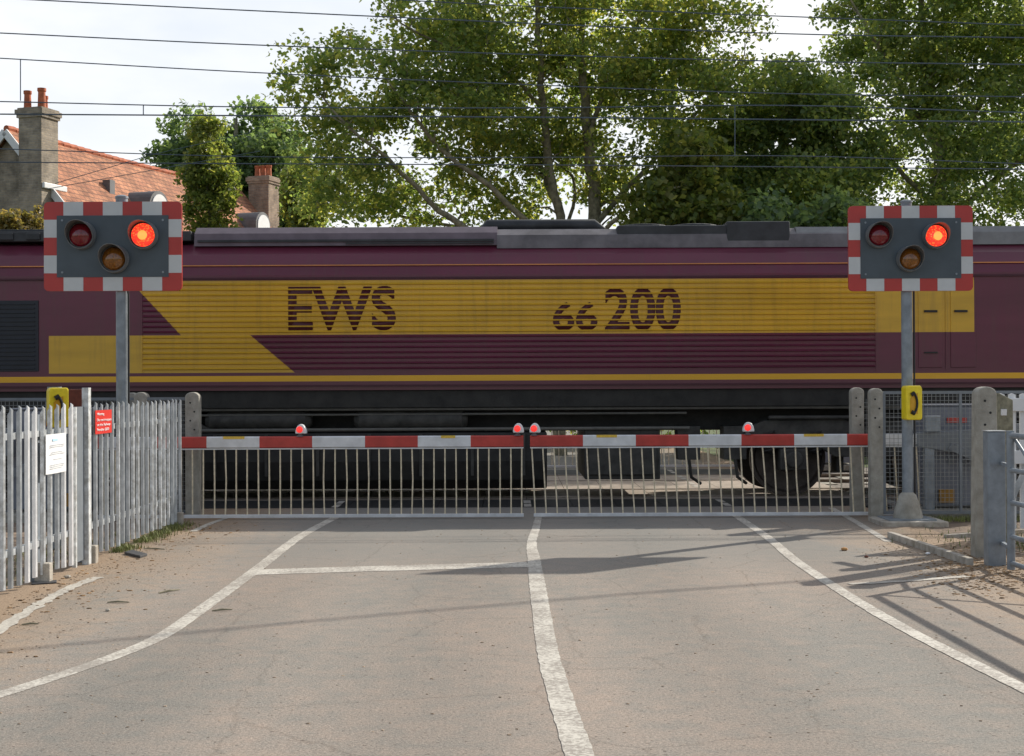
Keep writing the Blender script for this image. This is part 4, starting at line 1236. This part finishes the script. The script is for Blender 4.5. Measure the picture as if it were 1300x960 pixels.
def slate_piece(pxs, label, m, h=.02):
    P_ = [G(*q) for q in pxs]
    b = MB(); b.hexa([(q.x, q.y, .002) for q in P_] + [(q.x, q.y, h) for q in P_])
    tag(b.build('slate', m, bevel=.003), label, 'debris', 'dark flat pieces on the verge')
slate_piece([(158, 704), (178, 709), (187, 706), (168, 701)], 'dark flat slab lying on the dirt beside the grassy fence foot', slate_m, .025)
slate_piece([(40, 743), (72, 741), (72, 738), (40, 740)], 'thin dark strip lying by the fence near the left edge', slate_m, .012)
for (px, py, l, a, lab) in ((150, 766, .16, 0, 'short dark stick on the dirt left of the curving line'), (282, 776, .13, .3, 'short dark stick just right of the curving line'), (196, 698, .22, -.3, 'thin curved twig beside the dark slab'), (38, 794, .1, .2, 'short stick near the broken line at lower left'), (215, 752, .12, .9, 'small pale twig on the left part of the road')):
    q = G(px, py); b = MB(); b.tube([(q.x - l / 2, q.y - a * .1, .008), (q.x, q.y + .01, .012), (q.x + l / 2, q.y + a * .1, .008)], [.005, .008, .004], 6)
    tag(b.build('twig', bark), lab, 'twig', 'twigs on the road')
for (px, py, s, m, lab) in ((1072, 699, .035, mat('orange_stone', (.42, .22, .08), .9), 'orange brown stone on the road below the signal pole'), (1100, 708, .022, rust, 'small reddish stone near the orange one'), (1178, 704, .025, sign_w2, 'white scrap beside the concrete edging'), (86, 734, .03, concrete_lt, 'pale pebble near the left fence foot'), (137, 776, .02, concrete_lt, 'small pale pebble in the middle of the left verge')):
    q = G(px, py); b = MB(); b.lathe([(s * .6, 0), (s, s * .3), (s * .8, s * .7), (s * .2, s * .9)], (q.x, q.y, 0), 'Z', 7)
    tag(b.build('pebble', m), lab, 'stone', 'loose stones on the road')

# ------------------------------------------------------------------ house
H0 = Vector((-16.37, 47.0, 0)); H1 = Vector((-11.74, 61.0, 0))
hd = (H1 - H0).normalized(); HL = (H1 - H0).length
hang = math.atan2(-hd.x, hd.y)
ridge_z = W(16, 169, 47.0).z
house = thing('house', 'brick house with an orange clay tiled roof behind the railway at the left', 'house', H0, rz=hang)
HWd = 4.4; eave = ridge_z - HWd * math.tan(R(48.5))
# local: x across (positive = right), y along ridge away
b = MB()
b.prism([(-HWd, 0), (HWd, 0), (HWd, eave), (0, ridge_z - .12), (-HWd, eave)], HL + .3, 'XZ', -.1)
b.build('wall', brick_grey, house, local=True)
for s in (-1, 1):
    b = MB(); o_ = .45; k = math.tan(R(48.5)); nx, nz = math.sin(R(48.5)), math.cos(R(48.5))
    N = 14
    # a slightly sagging roof slab
    vs = []
    for i in range(N + 1):
        yy = -.35 + (HL + .7) * i / N; sag = -.10 * math.sin(PI * i / N)
        for (x, z) in ((0, ridge_z), (s * (HWd + o_), ridge_z - (HWd + o_) * k)):
            vs += [(x, yy, z + sag), (x - s * .0, yy, z + sag + .13)]
    fs = []
    for i in range(N):
        a, c = 4 * i, 4 * (i + 1)
        fs += [(a + 1, a + 3, c + 3, c + 1), (a, c, c + 2, a + 2), (a + 2, c + 2, c + 3, a + 3)]
    fs += [(0, 2, 3, 1), (4 * N, 4 * N + 1, 4 * N + 3, 4 * N + 2)]
    b.add(vs, fs); ro = b.build('roof', tiles, house, local=True)
    b = MB(); b.bar((0, -.38, ridge_z - .02), (s * (HWd + o_), -.38, ridge_z - (HWd + o_) * k - .02), .06, .24)
    b.build('bargeboard', white_house, house, local=True)
b = MB()
for i in range(34):
    yy = -.3 + i * .42; b.tube([(0, yy, ridge_z + .10 - .10 * math.sin(PI * i / 34)), (0, yy + .4, ridge_z + .12 - .10 * math.sin(PI * i / 34))], .11, 8)
b.build('ridge_tiles', terracotta, house, local=True)
def chimney(cx, cy, w_, d_, z0, z1, pots, m, lab):
    b = MB(); b.box(cx - w_ / 2, cx + w_ / 2, cy - d_ / 2, cy + d_ / 2, z0, z1 - .32)
    b.box(cx - w_ / 2 - .05, cx + w_ / 2 + .05, cy - d_ / 2 - .05, cy + d_ / 2 + .05, z1 - .32, z1 - .22)
    b.box(cx - w_ / 2 - .09, cx + w_ / 2 + .09, cy - d_ / 2 - .09, cy + d_ / 2 + .09, z1 - .22, z1 - .06)
    b.box(cx - w_ / 2 - .03, cx + w_ / 2 + .03, cy - d_ / 2 - .03, cy + d_ / 2 + .03, z1 - .06, z1)
    ch = b.build('chimney', m, house, local=True); ch['label'] = lab
    for (px, py, r_, h) in pots:
        q = MB(); q.lathe([(r_ * 1.1, z1 - .02), (r_, z1 + .08), (r_ * .88, z1 + h - .12), (r_ * 1.08, z1 + h - .09), (r_ * 1.08, z1 + h), (r_ * .75, z1 + h)], (cx + px, cy + py, 0), 'Z', 16)
        q.build('chimney_pot', terracotta, ch, local=True, smooth=True)
    q = MB(); q.box(cx - w_ / 2 - .1, cx + w_ / 2 + .1, cy - d_ / 2 - .1, cy + d_ / 2 + .1, z0 + (ridge_z - z0) * .1, z0 + (ridge_z - z0) * .1 + .01)
ct = W(50, 143, 46.6).z
chimney(1.38, -.48, .86, .86, 3, ct, [(-.26, -.2, .12, .58), (.05, .25, .11, .48), (.24, -.15, .13, .64)], brick_grey, 'near chimney stack with three pots')
ct2 = W(325, 219, 60).z
chimney(.95, HL + .75, .95, .95, 3, ct2, [(-.3, 0, .12, .5), (-.03, .0, .12, .5), (.24, 0, .12, .5)], brick_red, 'far chimney stack with three pots')
b = MB(); b.box(1.82, 1.91, -.9, .3, ridge_z - 2.0, ridge_z - 1.82); b.build('lead_flashing', white_house, house, local=True, bevel=.02)
# eyebrow dormers
for yy, xd in ((5.0, 1.75), (13.0, 1.6)):
    zd = ridge_z - xd * math.tan(R(48.5)) + .05
    b = MB(); arc = [(.62 * math.cos(a), .55 * math.sin(a)) for a in np.linspace(0, PI, 13)]
    # extruded across x (outwards)
    b.prism([(yy + u, zd + v_) for u, v_ in arc] + [(yy - .62, zd - .5), (yy + .62, zd - .5)], 1.2, 'YZ', xd - .55)
    dm = b.build('dormer', lead, house, local=True)
    b = MB(); arc = [(.5 * math.cos(a), .43 * math.sin(a)) for a in np.linspace(0, PI, 13)]
    b.prism([(yy + u, zd + v_) for u, v_ in arc] + [(yy - .5, zd - .4), (yy + .5, zd - .4)], .03, 'YZ', xd + .655)
    b.build('dormer_window', white_house, dm, local=True)
b = MB(); b.box(1.2, 1.5, 3.3, 3.6, ridge_z - 1.9, ridge_z - 1.15); b.build('vent_stack', lead, house, local=True)
b = MB()
for (xx, zz) in ((-1.8, 1), (1.6, 1), (-1.8, 3.4), (1.6, 3.4)):
    b.box(xx - .5, xx + .5, -.14, -.105, zz, zz + 1.3)
b.build('window', glass_dk, house, local=True)

# ------------------------------------------------------------------ trees
def make_tree(name, label, base, trunks, blobs, nclump, per, leafsz, lm, seed, cl_r=.55, cl_flat=.6, thr=-.12, nscale=.35, cat='tree', group='trees behind the railway', twigs=True, r0=.010, keep=None, limb=1.0):
    """trunks: list of (points, radii); blobs: list of (centre, radii) ellipsoids holding the foliage"""
    rnd = np.random.RandomState(seed)
    t = thing(name, label, cat, base, group)
    tb = MB(); nodes = []
    for pts, rad in trunks:
        P = [Vector(p) for p in pts]; rad = [r_ * limb for r_ in rad]
        # resample with wobble
        Q = []; RR = []
        for i in range(len(P) - 1):
            n = 5
            for k in range(n):
                u = k / n
                a = P[max(i - 1, 0)]; b_ = P[i]; c_ = P[i + 1]; d_ = P[min(i + 2, len(P) - 1)]
                q = 0.5 * ((2 * b_) + (c_ - a) * u + (2 * a - 5 * b_ + 4 * c_ - d_) * u * u + (3 * b_ - a - 3 * c_ + d_) * u ** 3)
                r_ = rad[i] * (1 - u) + rad[i + 1] * u
                q = q + Vector(rnd.normal(0, r_ * .25, 3)) * (1 if (i or k) else 0)
                Q.append(q); RR.append(r_)
        Q.append(P[-1]); RR.append(rad[-1])
        tb.tube(Q, RR, 10)
        for q, r_ in zip(Q, RR):
            if q.z > P[0].z + 1.0: nodes.append((q, r_))
    npos = np.array([list(q) for q, r_ in nodes])
    # clump centres
    vols = np.array([r_[0] * r_[1] * r_[2] for c_, r_ in blobs]); pr = vols / vols.sum()
    C = []
    tries = 0
    off = Vector((seed * 3.1, 0, 0))
    while len(C) < nclump and tries < nclump * 30:
        tries += 1
        i = rnd.choice(len(blobs), p=pr); c_, r_ = blobs[i]
        v = rnd.normal(0, 1, 3); v /= np.linalg.norm(v); rad = rnd.uniform(.25, 1) ** .5
        p = np.array(c_) + v * rad * np.array(r_)
        if noise.noise(Vector(p) * nscale + off) < thr: continue
        if keep and not keep(p): continue
        C.append(p)
    C = np.array(C)
    # branches
    order = np.argsort([np.min(np.sum((npos - p) ** 2, 1)) for p in C])
    allp = [tuple(x) for x in npos]; allr = [r_ for q, r_ in nodes]
    arr = np.array(allp); 
    for i in order:
        p = C[i]
        d2 = np.sum((arr - p) ** 2, 1) + np.maximum(0, arr[:, 2] - p[2] + .3) * 2.0
        j = int(np.argmin(d2)); q = arr[j]; L_ = math.sqrt(np.sum((q - p) ** 2))
        if L_ < .15: continue
        ra = min(allr[j] * .7, .018 + .016 * L_); 
        mid1 = q + (p - q) * .35 + np.array([0, 0, .12 * L_]) + rnd.normal(0, .05 * L_, 3); mid2 = q + (p - q) * .7 + np.array([0, 0, .10 * L_]) + rnd.normal(0, .05 * L_, 3)
        tb.tube([q, mid1, mid2, p], [ra, ra * .75, ra * .5, r0], 5, cap=False)
        new = np.array([mid1, mid2, p]); arr = np.vstack([arr, new]); allr += [ra * .75, ra * .5, r0 * 1.3]
    tb.build('trunk', bark, t, smooth=True)
    # leaves
    M_ = len(C) * per
    ctr = np.repeat(C, per, 0)
    sc = np.repeat(rnd.uniform(.6, 1.25, len(C)), per)[:, None]
    o = rnd.normal(0, 1, (M_, 3)); o /= np.linalg.norm(o, axis=1)[:, None]
    o *= (rnd.uniform(0, 1, (M_, 1)) ** .45) * cl_r * sc
    o[:, 2] *= cl_flat
    # droop at the outside of each clump
    o[:, 2] -= .25 * np.sqrt(o[:, 0] ** 2 + o[:, 1] ** 2)
    P = ctr + o
    s = leafsz * rnd.uniform(.6, 1.3, (M_, 1))
    nrm = rnd.normal(0, 1, (M_, 3)); nrm[:, 2] = np.abs(nrm[:, 2]) * 1.1 + .3; nrm /= np.linalg.norm(nrm, axis=1)[:, None]
    u = np.cross(nrm, rnd.normal(0, 1, (M_, 3))); u /= np.linalg.norm(u, axis=1)[:, None]
    u[:, 2] -= .35; u /= np.linalg.norm(u, axis=1)[:, None]
    v = np.cross(nrm, u)
    # five cornered leaf, folded a little along the rib
    A = P - u * s * .5; Bp = P + v * s * .42 - u * s * .05 + nrm * s * .10; Cc = P + u * s * .62; Dp = P - v * s * .42 - u * s * .05 + nrm * s * .10
    V = np.stack([A, Bp, Cc, Dp], 1).reshape(-1, 3) - np.array(wpos(t))
    me = bpy.data.meshes.new('crown')
    me.vertices.add(M_ * 4); me.vertices.foreach_set('co', V.astype(np.float32).ravel())
    me.loops.add(M_ * 6); me.polygons.add(M_ * 2)
    idx = (np.arange(M_)[:, None] * 4 + np.array([0, 1, 2, 0, 2, 3])[None, :]).ravel()
    me.loops.foreach_set('vertex_index', idx.astype(np.int32))
    me.polygons.foreach_set('loop_start', (np.arange(M_ * 2) * 3).astype(np.int32))
    me.polygons.foreach_set('loop_total', np.full(M_ * 2, 3, np.int32))
    me.update(calc_edges=True); me.materials.append(lm)
    o_ = bpy.data.objects.new('crown', me); COL.objects.link(o_); o_.parent = t
    return t
def wp3(px, py, D): return tuple(W(px, py, D))
def ell(px, py, rx, ry, D, dz=None):      # photo-pixel ellipse as a crown ellipsoid
    c = W(px, py, D); k = D / F
    return (tuple(c), (rx * k, (dz if dz else (rx + ry) / 2 * k), ry * k))

# big spreading maple in the middle
D = 33.0
g0 = W(712, 480, D); g0.z = -.05
g1 = W(752, 480, D + .3); g1.z = -.05
tr = [
 ([g0, wp3(712, 300, D), wp3(700, 230, D), wp3(690, 130, D), wp3(682, 20, D), wp3(676, -90, D)], [.24, .17, .16, .13, .09, .04]),
 ([g1, wp3(755, 300, D + .3), wp3(748, 200, D + .3), wp3(742, 110, D + .3), wp3(738, 10, D + .3), wp3(745, -110, D + .2)], [.30, .24, .20, .16, .11, .04]),
 ([wp3(712, 330, D), wp3(660, 275, D - 1), wp3(620, 235, D - 1.5), wp3(560, 190, D - 2), wp3(520, 140, D - 2.5), wp3(490, 100, D - 3)], [.13, .11, .09, .07, .05, .02]),
 ([wp3(705, 345, D), wp3(590, 290, D - 1.5), wp3(540, 250, D - 2), wp3(490, 200, D - 2.5), wp3(440, 160, D - 3), wp3(400, 110, D - 3)], [.14, .11, .085, .065, .05, .02]),
 ([wp3(700, 340, D), wp3(640, 300, D + .5), wp3(560, 285, D + .6), wp3(480, 268, D + .7), wp3(420, 262, D + .7)], [.10, .08, .06, .04, .02]),
 ([wp3(700, 250, D), wp3(672, 170, D + 1), wp3(640, 80, D + 1.5), wp3(600, 20, D + 2), wp3(570, -50, D + 2)], [.09, .075, .06, .04, .02]),
 ([wp3(745, 180, D), wp3(775, 100, D + .5), wp3(810, 30, D + 1), wp3(850, -50, D + 1)], [.10, .07, .05, .03]),
 ([wp3(752, 290, D), wp3(800, 235, D + .4), wp3(850, 180, D + .6), wp3(905, 120, D + .8), wp3(945, 70, D + .8)], [.11, .09, .07, .05, .02]),
 ([wp3(755, 330, D), wp3(770, 290, D - 1), wp3(805, 262, D - 1.6), wp3(850, 240, D - 2), wp3(900, 235, D - 2)], [.10, .08, .06, .045, .02]),
 ([wp3(690, 140, D), wp3(640, 90, D - .8), wp3(570, 60, D - 1.5), wp3(510, 30, D - 2), wp3(480, -5, D - 2)], [.08, .06, .045, .03, .015]),
 ([wp3(715, 300, D), wp3(730, 235, D + 1), wp3(705, 190, D + 1.5), wp3(725, 120, D + 2), wp3(715, 40, D + 2)], [.07, .06, .05, .035, .02]),
]
bl_ = [ell(440, 110, 85, 75, D - 2, 1.6), ell(430, 205, 70, 65, D - 2, 1.4), ell(560, 60, 95, 75, D - 1, 2), ell(560, 150, 105, 65, D - 1, 2), ell(650, 0, 120, 90, D, 2.4),
       ell(700, 110, 110, 90, D, 2.4), ell(790, 40, 120, 95, D, 2.4), ell(860, 110, 95, 80, D + .5, 2), ell(905, 45, 75, 65, D + .5, 1.6), ell(620, 205, 80, 45, D, 1.6),
       ell(790, 180, 70, 60, D, 1.6), ell(560, 262, 150, 26, D + .5, 1.4), ell(420, 255, 55, 32, D, 1.2), ell(640, 262, 60, 26, D + 1, 1.2), ell(480, 225, 70, 40, D, 1.4), ell(800, 255, 60, 30, D + 1, 1.2), ell(720, 215, 70, 45, D + 1.5, 1.3), ell(700, -90, 200, 80, D, 2.6), ell(515, -5, 40, 35, D - 1, 1.0)]
make_tree('maple_tree', 'large spreading maple with two trunks rising behind the middle of the locomotive', (g1.x, D, 0), tr, bl_, 1400, 58, .112, leaf_maple, 3, cl_r=.60, thr=-.21, nscale=.8, limb=.66,
          keep=lambda p: not (p[1] < 33.4 and p[2] < 12 and any(abs(650 + p[0] * F / p[1] - c_) < 17 for c_ in (748, 695))))

# right hand tree
D = 36.0
g = W(1200, 480, D); g.z = -.05
tr = [([g, wp3(1195, 300, D), wp3(1190, 200, D), wp3(1180, 100, D), wp3(1170, 0, D), wp3(1165, -90, D)], [.32, .25, .2, .15, .1, .04]),
      ([wp3(1192, 240, D), wp3(1230, 160, D + .5), wp3(1270, 90, D + 1), wp3(1310, 20, D + 1)], [.14, .1, .07, .03]),
      ([wp3(1188, 190, D), wp3(1150, 120, D - .5), wp3(1115, 60, D - 1), wp3(1080, 0, D - 1)], [.12, .09, .06, .03]),
      ([wp3(1195, 270, D), wp3(1150, 225, D - .5), wp3(1105, 170, D - 1), wp3(1075, 130, D - 1)], [.10, .08, .05, .02]),
      ([wp3(1197, 280, D), wp3(1250, 240, D - .5), wp3(1310, 190, D - 1), wp3(1360, 150, D - 1)], [.12, .09, .06, .03])]
bl_ = [ell(1095, 40, 60, 60, D, 1.6), ell(1170, 20, 100, 80, D, 2.4), ell(1260, 30, 95, 85, D, 2.2), ell(1130, 110, 85, 60, D, 2), ell(1230, 130, 90, 60, D, 2), ell(1180, 190, 95, 60, D, 2.2),
       ell(1290, 110, 80, 110, D + 1, 2), ell(1170, -80, 150, 70, D, 2.5), ell(1280, 215, 90, 50, D - .5, 1.8), ell(1240, 265, 120, 35, D - 1, 1.6), ell(1370, 100, 60, 140, D, 2), ell(1050, 30, 25, 25, D, .8)]
make_tree('broadleaf_tree', 'tall dark leafed tree above the right signal board', (g.x, D, 0), tr, bl_, 1150, 62, .115, leaf_dark, 8, cl_r=.60, thr=-.20, nscale=.8, limb=.75)

# dense dark tree between them
D = 35.0
g = W(990, 480, D); g.z = -.05
tr = [([g, wp3(992, 300, D), wp3(995, 200, D), wp3(1000, 120, D)], [.3, .22, .14, .05]),
      ([wp3(990, 300, D), wp3(940, 220, D), wp3(920, 160, D)], [.12, .08, .03]), ([wp3(992, 290, D), wp3(1050, 220, D), wp3(1070, 160, D)], [.12, .08, .03])]
bl_ = [ell(985, 130, 60, 50, D, 2.2), ell(1020, 160, 70, 60, D, 2), ell(915, 170, 35, 35, D, 1.2), ell(935, 205, 50, 65, D, 1.8), ell(1065, 165, 40, 45, D, 1.4), ell(1060, 195, 60, 70, D, 2), ell(990, 240, 115, 60, D, 2.4), ell(1000, 330, 130, 60, D, 2.2)]
make_tree('dense_tree', 'dense rounded dark tree between the big maple and the right tree', (g.x, D, 0), tr, bl_, 800, 74, .115, leaf_dark, 12, cl_r=.50, cl_flat=.75, thr=-.30, nscale=.7)

# brighter shrubby growth in front
D = 31.5
g = W(868, 480, D); g.z = -.05
tr = [([g, wp3(868, 320, D), wp3(872, 250, D), wp3(880, 190, D)], [.16, .1, .07, .03])]
bl_ = [ell(875, 215, 45, 50, D, 1.2), ell(850, 265, 65, 40, D, 1.3), ell(905, 265, 40, 35, D, 1.2), ell(870, 340, 80, 60, D, 1.4)]
make_tree('bushy_tree', 'bright green bushy sapling just right of the maple trunks, behind the roof of the locomotive', (g.x, D, 0), tr, bl_, 250, 80, .15, leaf_yel, 17, cl_r=.45, cl_flat=.8, thr=-.4)
D = 30.5
g = W(1030, 480, D); g.z = -.05
tr = [([g, wp3(1030, 340, D), wp3(1032, 280, D)], [.1, .06, .03])]
bl_ = [ell(985, 268, 40, 20, D, 1), ell(1050, 272, 50, 22, D, 1), ell(1020, 330, 110, 50, D, 1.2)]
make_tree('bushy_tree', 'low pale green bush at the foot of the dense dark tree', (g.x, D, 0), tr, bl_, 170, 70, .14, leaf_ash, 18, cl_r=.42, cl_flat=.8, thr=-.4)

# blue green tree behind the house
D = 66.0
g = W(300, 480, D); g.z = -.05
tr = [([g, wp3(300, 300, D), wp3(298, 220, D), wp3(300, 150, D)], [.4, .3, .2, .06])]
bl_ = [ell(250, 165, 38, 32, D, 2), ell(318, 155, 40, 30, D, 2), ell(225, 205, 32, 28, D, 2), ell(290, 210, 75, 45, D, 3), ell(350, 200, 50, 45, D, 3), ell(350, 260, 60, 60, D, 3), ell(330, 330, 110, 60, D, 3)]
make_tree('willow_tree', 'blue green feathery tree standing beyond the orange roof', (g.x, D, 0), tr, bl_, 520, 80, .24, leaf_ash, 21, cl_r=.85, thr=-.35, nscale=.3)
# yellow green columnar tree in front of the roof
D = 42.0
g = W(268, 480, D); g.z = -.05
tr = [([g, wp3(268, 300, D), wp3(267, 230, D), wp3(266, 160, D)], [.16, .12, .08, .03])]
bl_ = [ell(265, 182, 26, 32, D, .7), ell(266, 225, 33, 40, D, .8), ell(270, 265, 33, 32, D, .8), ell(268, 340, 34, 60, D, .8)]
make_tree('slender_tree', 'slender yellow green tree in front of the orange roof', (g.x, D, 0), tr, bl_, 230, 62, .12, leaf_yel, 25, cl_r=.40, cl_flat=.9, thr=-.15, nscale=1.2)
# tree right of the far chimney
D = 44.0
g = W(385, 480, D); g.z = -.05
tr = [([g, wp3(383, 300, D), wp3(381, 230, D)], [.12, .09, .03])]
bl_ = [ell(388, 240, 26, 35, D, 1), ell(386, 272, 30, 25, D, 1), ell(380, 340, 55, 50, D, 1.3)]
make_tree('slender_tree', 'light green tree just right of the far chimney', (g.x, D, 0), tr, bl_, 150, 60, .15, leaf_yel, 27, cl_r=.42, cl_flat=.8, thr=-.3)
# climbing shrub at the house gable
D = 43.0
g = W(30, 480, D); g.z = -.05
tr = [([g, wp3(30, 320, D), wp3(35, 270, D)], [.12, .08, .02])]
bl_ = [ell(38, 262, 15, 14, D, .6), ell(20, 285, 35, 18, D, .8), ell(60, 285, 20, 14, D, .6), ell(20, 330, 60, 40, D, .8)]
make_tree('shrub', 'yellowing shrub against the brick gable at the far left', (g.x, D, 0), tr, bl_, 170, 60, .12, leaf_autumn, 29, cl_r=.32, cl_flat=.8, thr=-.35, cat='shrub')
# low growth behind the line, hidden by the train except under it
def low_bush(px, D, rx, lm, seed, label):
    g = W(px, 480, D); g.z = -.05
    tr = [([g, (g.x, D, 1.2), (g.x + .2, D, 2.2)], [.08, .06, .03])]
    bl_ = [((g.x, D, 1.3), (rx, 1.2, 1.3)), ((g.x + rx * .4, D, 2.2), (rx * .6, 1.0, 1.0))]
    make_tree('hedge_bush', label, (g.x, D, 0), tr, bl_, 130, 60, .13, lm, seed, cl_r=.42, cl_flat=.8, thr=-.5, cat='shrub', group='bushes beside the far road')
low_bush(250, 33, 3.0, leaf_dark, 41, 'dark bush beyond the tracks behind the left end of the fuel tank')
low_bush(520, 36, 2.6, leaf_ash, 42, 'bush beyond the tracks hidden behind the fuel tank')
low_bush(790, 38, 2.4, leaf_maple, 43, 'bush beyond the tracks seen through the gap under the locomotive')
low_bush(1000, 34, 2.6, leaf_dark, 44, 'bush beyond the tracks behind the right bogie')
low_bush(1220, 33, 3.0, leaf_dark, 45, 'bush beyond the tracks behind the barrier machine')
low_bush(60, 35, 3.0, leaf_dark, 46, 'bush beyond the tracks behind the left edge of the photo')

# ------------------------------------------------------------------ overhead wires
def wire(pts, D, r, label, droppers=(), name='overhead_wire'):
    P = [W(x, y, D) for x, y in pts]
    a = P[0] + (P[0] - P[1]) * 1.2; z_ = P[-1] + (P[-1] - P[-2]) * 1.5
    P = [a] + P + [z_]
    Q = []
    for i in range(len(P) - 1):
        for k in range(6):
            u = k / 6
            q0 = P[max(i - 1, 0)]; q1 = P[i]; q2 = P[i + 1]; q3 = P[min(i + 2, len(P) - 1)]
            Q.append(0.5 * ((2 * q1) + (q2 - q0) * u + (2 * q0 - 5 * q1 + 4 * q2 - q3) * u * u + (3 * q1 - q0 - 3 * q2 + q3) * u ** 3))
    Q.append(P[-1])
    t = thing(name, label, 'wire', P[1], 'overhead line wires')
    b = MB(); b.tube(Q, r, 6); b.build('cable', wire_m, t, smooth=True)
    for (x0, y0, y1) in droppers:
        b = MB(); b.tube([W(x0, y0, D), W(x0, y1, D)], r * .9, 6); b.build('dropper', wire_m, t)
    return t
wire([(300, -12), (490, -1), (680, 8.5), (1000, 21), (1300, 32)], 27.5, .011, 'topmost wire, leaving the top of the picture left of the maple trunks')
wire([(-50, -5), (45, 0), (320, 13.6), (680, 30), (1000, 43), (1300, 48)], 23.0, .010, 'second wire from the top, entering at the top left corner')
wire([(0, 42), (320, 57), (680, 69.5), (1000, 78), (1300, 82)], 23.0, .010, 'third wire from the top, high in the white sky above the house')
wire([(0, 74), (320, 92), (680, 108), (1000, 119), (1300, 123)], 25.0, .010, 'fourth wire from the top, the one with the long pale dropper above the near chimney', [(26, 76, 128)])
wire([(0, 129), (320, 136), (680, 137), (1000, 134), (1300, 143)], NEAR, .009, 'fifth wire, just above its parallel contact wire and joined to it by a short dropper', [(182, 134, 146)])
wire([(0, 145), (320, 147), (680, 149), (1000, 152), (1300, 155)], NEAR, .011, 'sixth wire, thicker contact wire passing behind the pots of the near chimney')
wire([(0, 189), (320, 199), (680, 200), (1000, 198), (1300, 208)], FARC, .009, 'seventh wire, level with the top of the orange roof ridge', [(933, 134, 199)])
wire([(0, 206), (320, 208), (680, 209.5), (1000, 212), (1300, 215)], FARC, .010, 'lowest wire, crossing the orange roof and the trees')
for (pts, lab) in (([(70, 233), (195, 196), (320, 168)], 'thin slanting wire rising from the roof towards the blue green tree'), ([(60, 240), (200, 215), (330, 192)], 'thin slanting wire crossing the tiled roof')):
    P = [W(x, y, 40) for x, y in pts]
    b = MB(); b.tube(P, .010, 5); tag(b.build('telephone_wire', wire_m), lab, 'wire', 'slanting wires over the roof')

# cable crossing high over the road (its long soft shadow lies across the lane)
SH = Vector((1.732 * math.sin(SAZ), 1.732 * math.cos(SAZ), 1))
cz = 8.0
A = [G(0, 827), G(400, 788), G(800, 754), G(1050, 736)]
A = [q + SH * cz for q in A]
a = A[0] + (A[0] - A[1]).normalized() * 14; z_ = A[-1] + (A[-1] - A[-2]).normalized() * 12
cab = thing('overhead_cable', 'thick cable slung high between two poles, casting the long shadow across the road', 'cable', (a.x, a.y, 0))
b = MB(); b.tube([a] + A + [z_], .03, 8); b.build('cable', wire_m, cab, smooth=True)
for q in (a, z_):
    b = MB(); b.tube([(q.x, q.y, -.1), (q.x, q.y, 8.6)], [.14, .10], 12); b.build('pole', bark, cab, smooth=True)
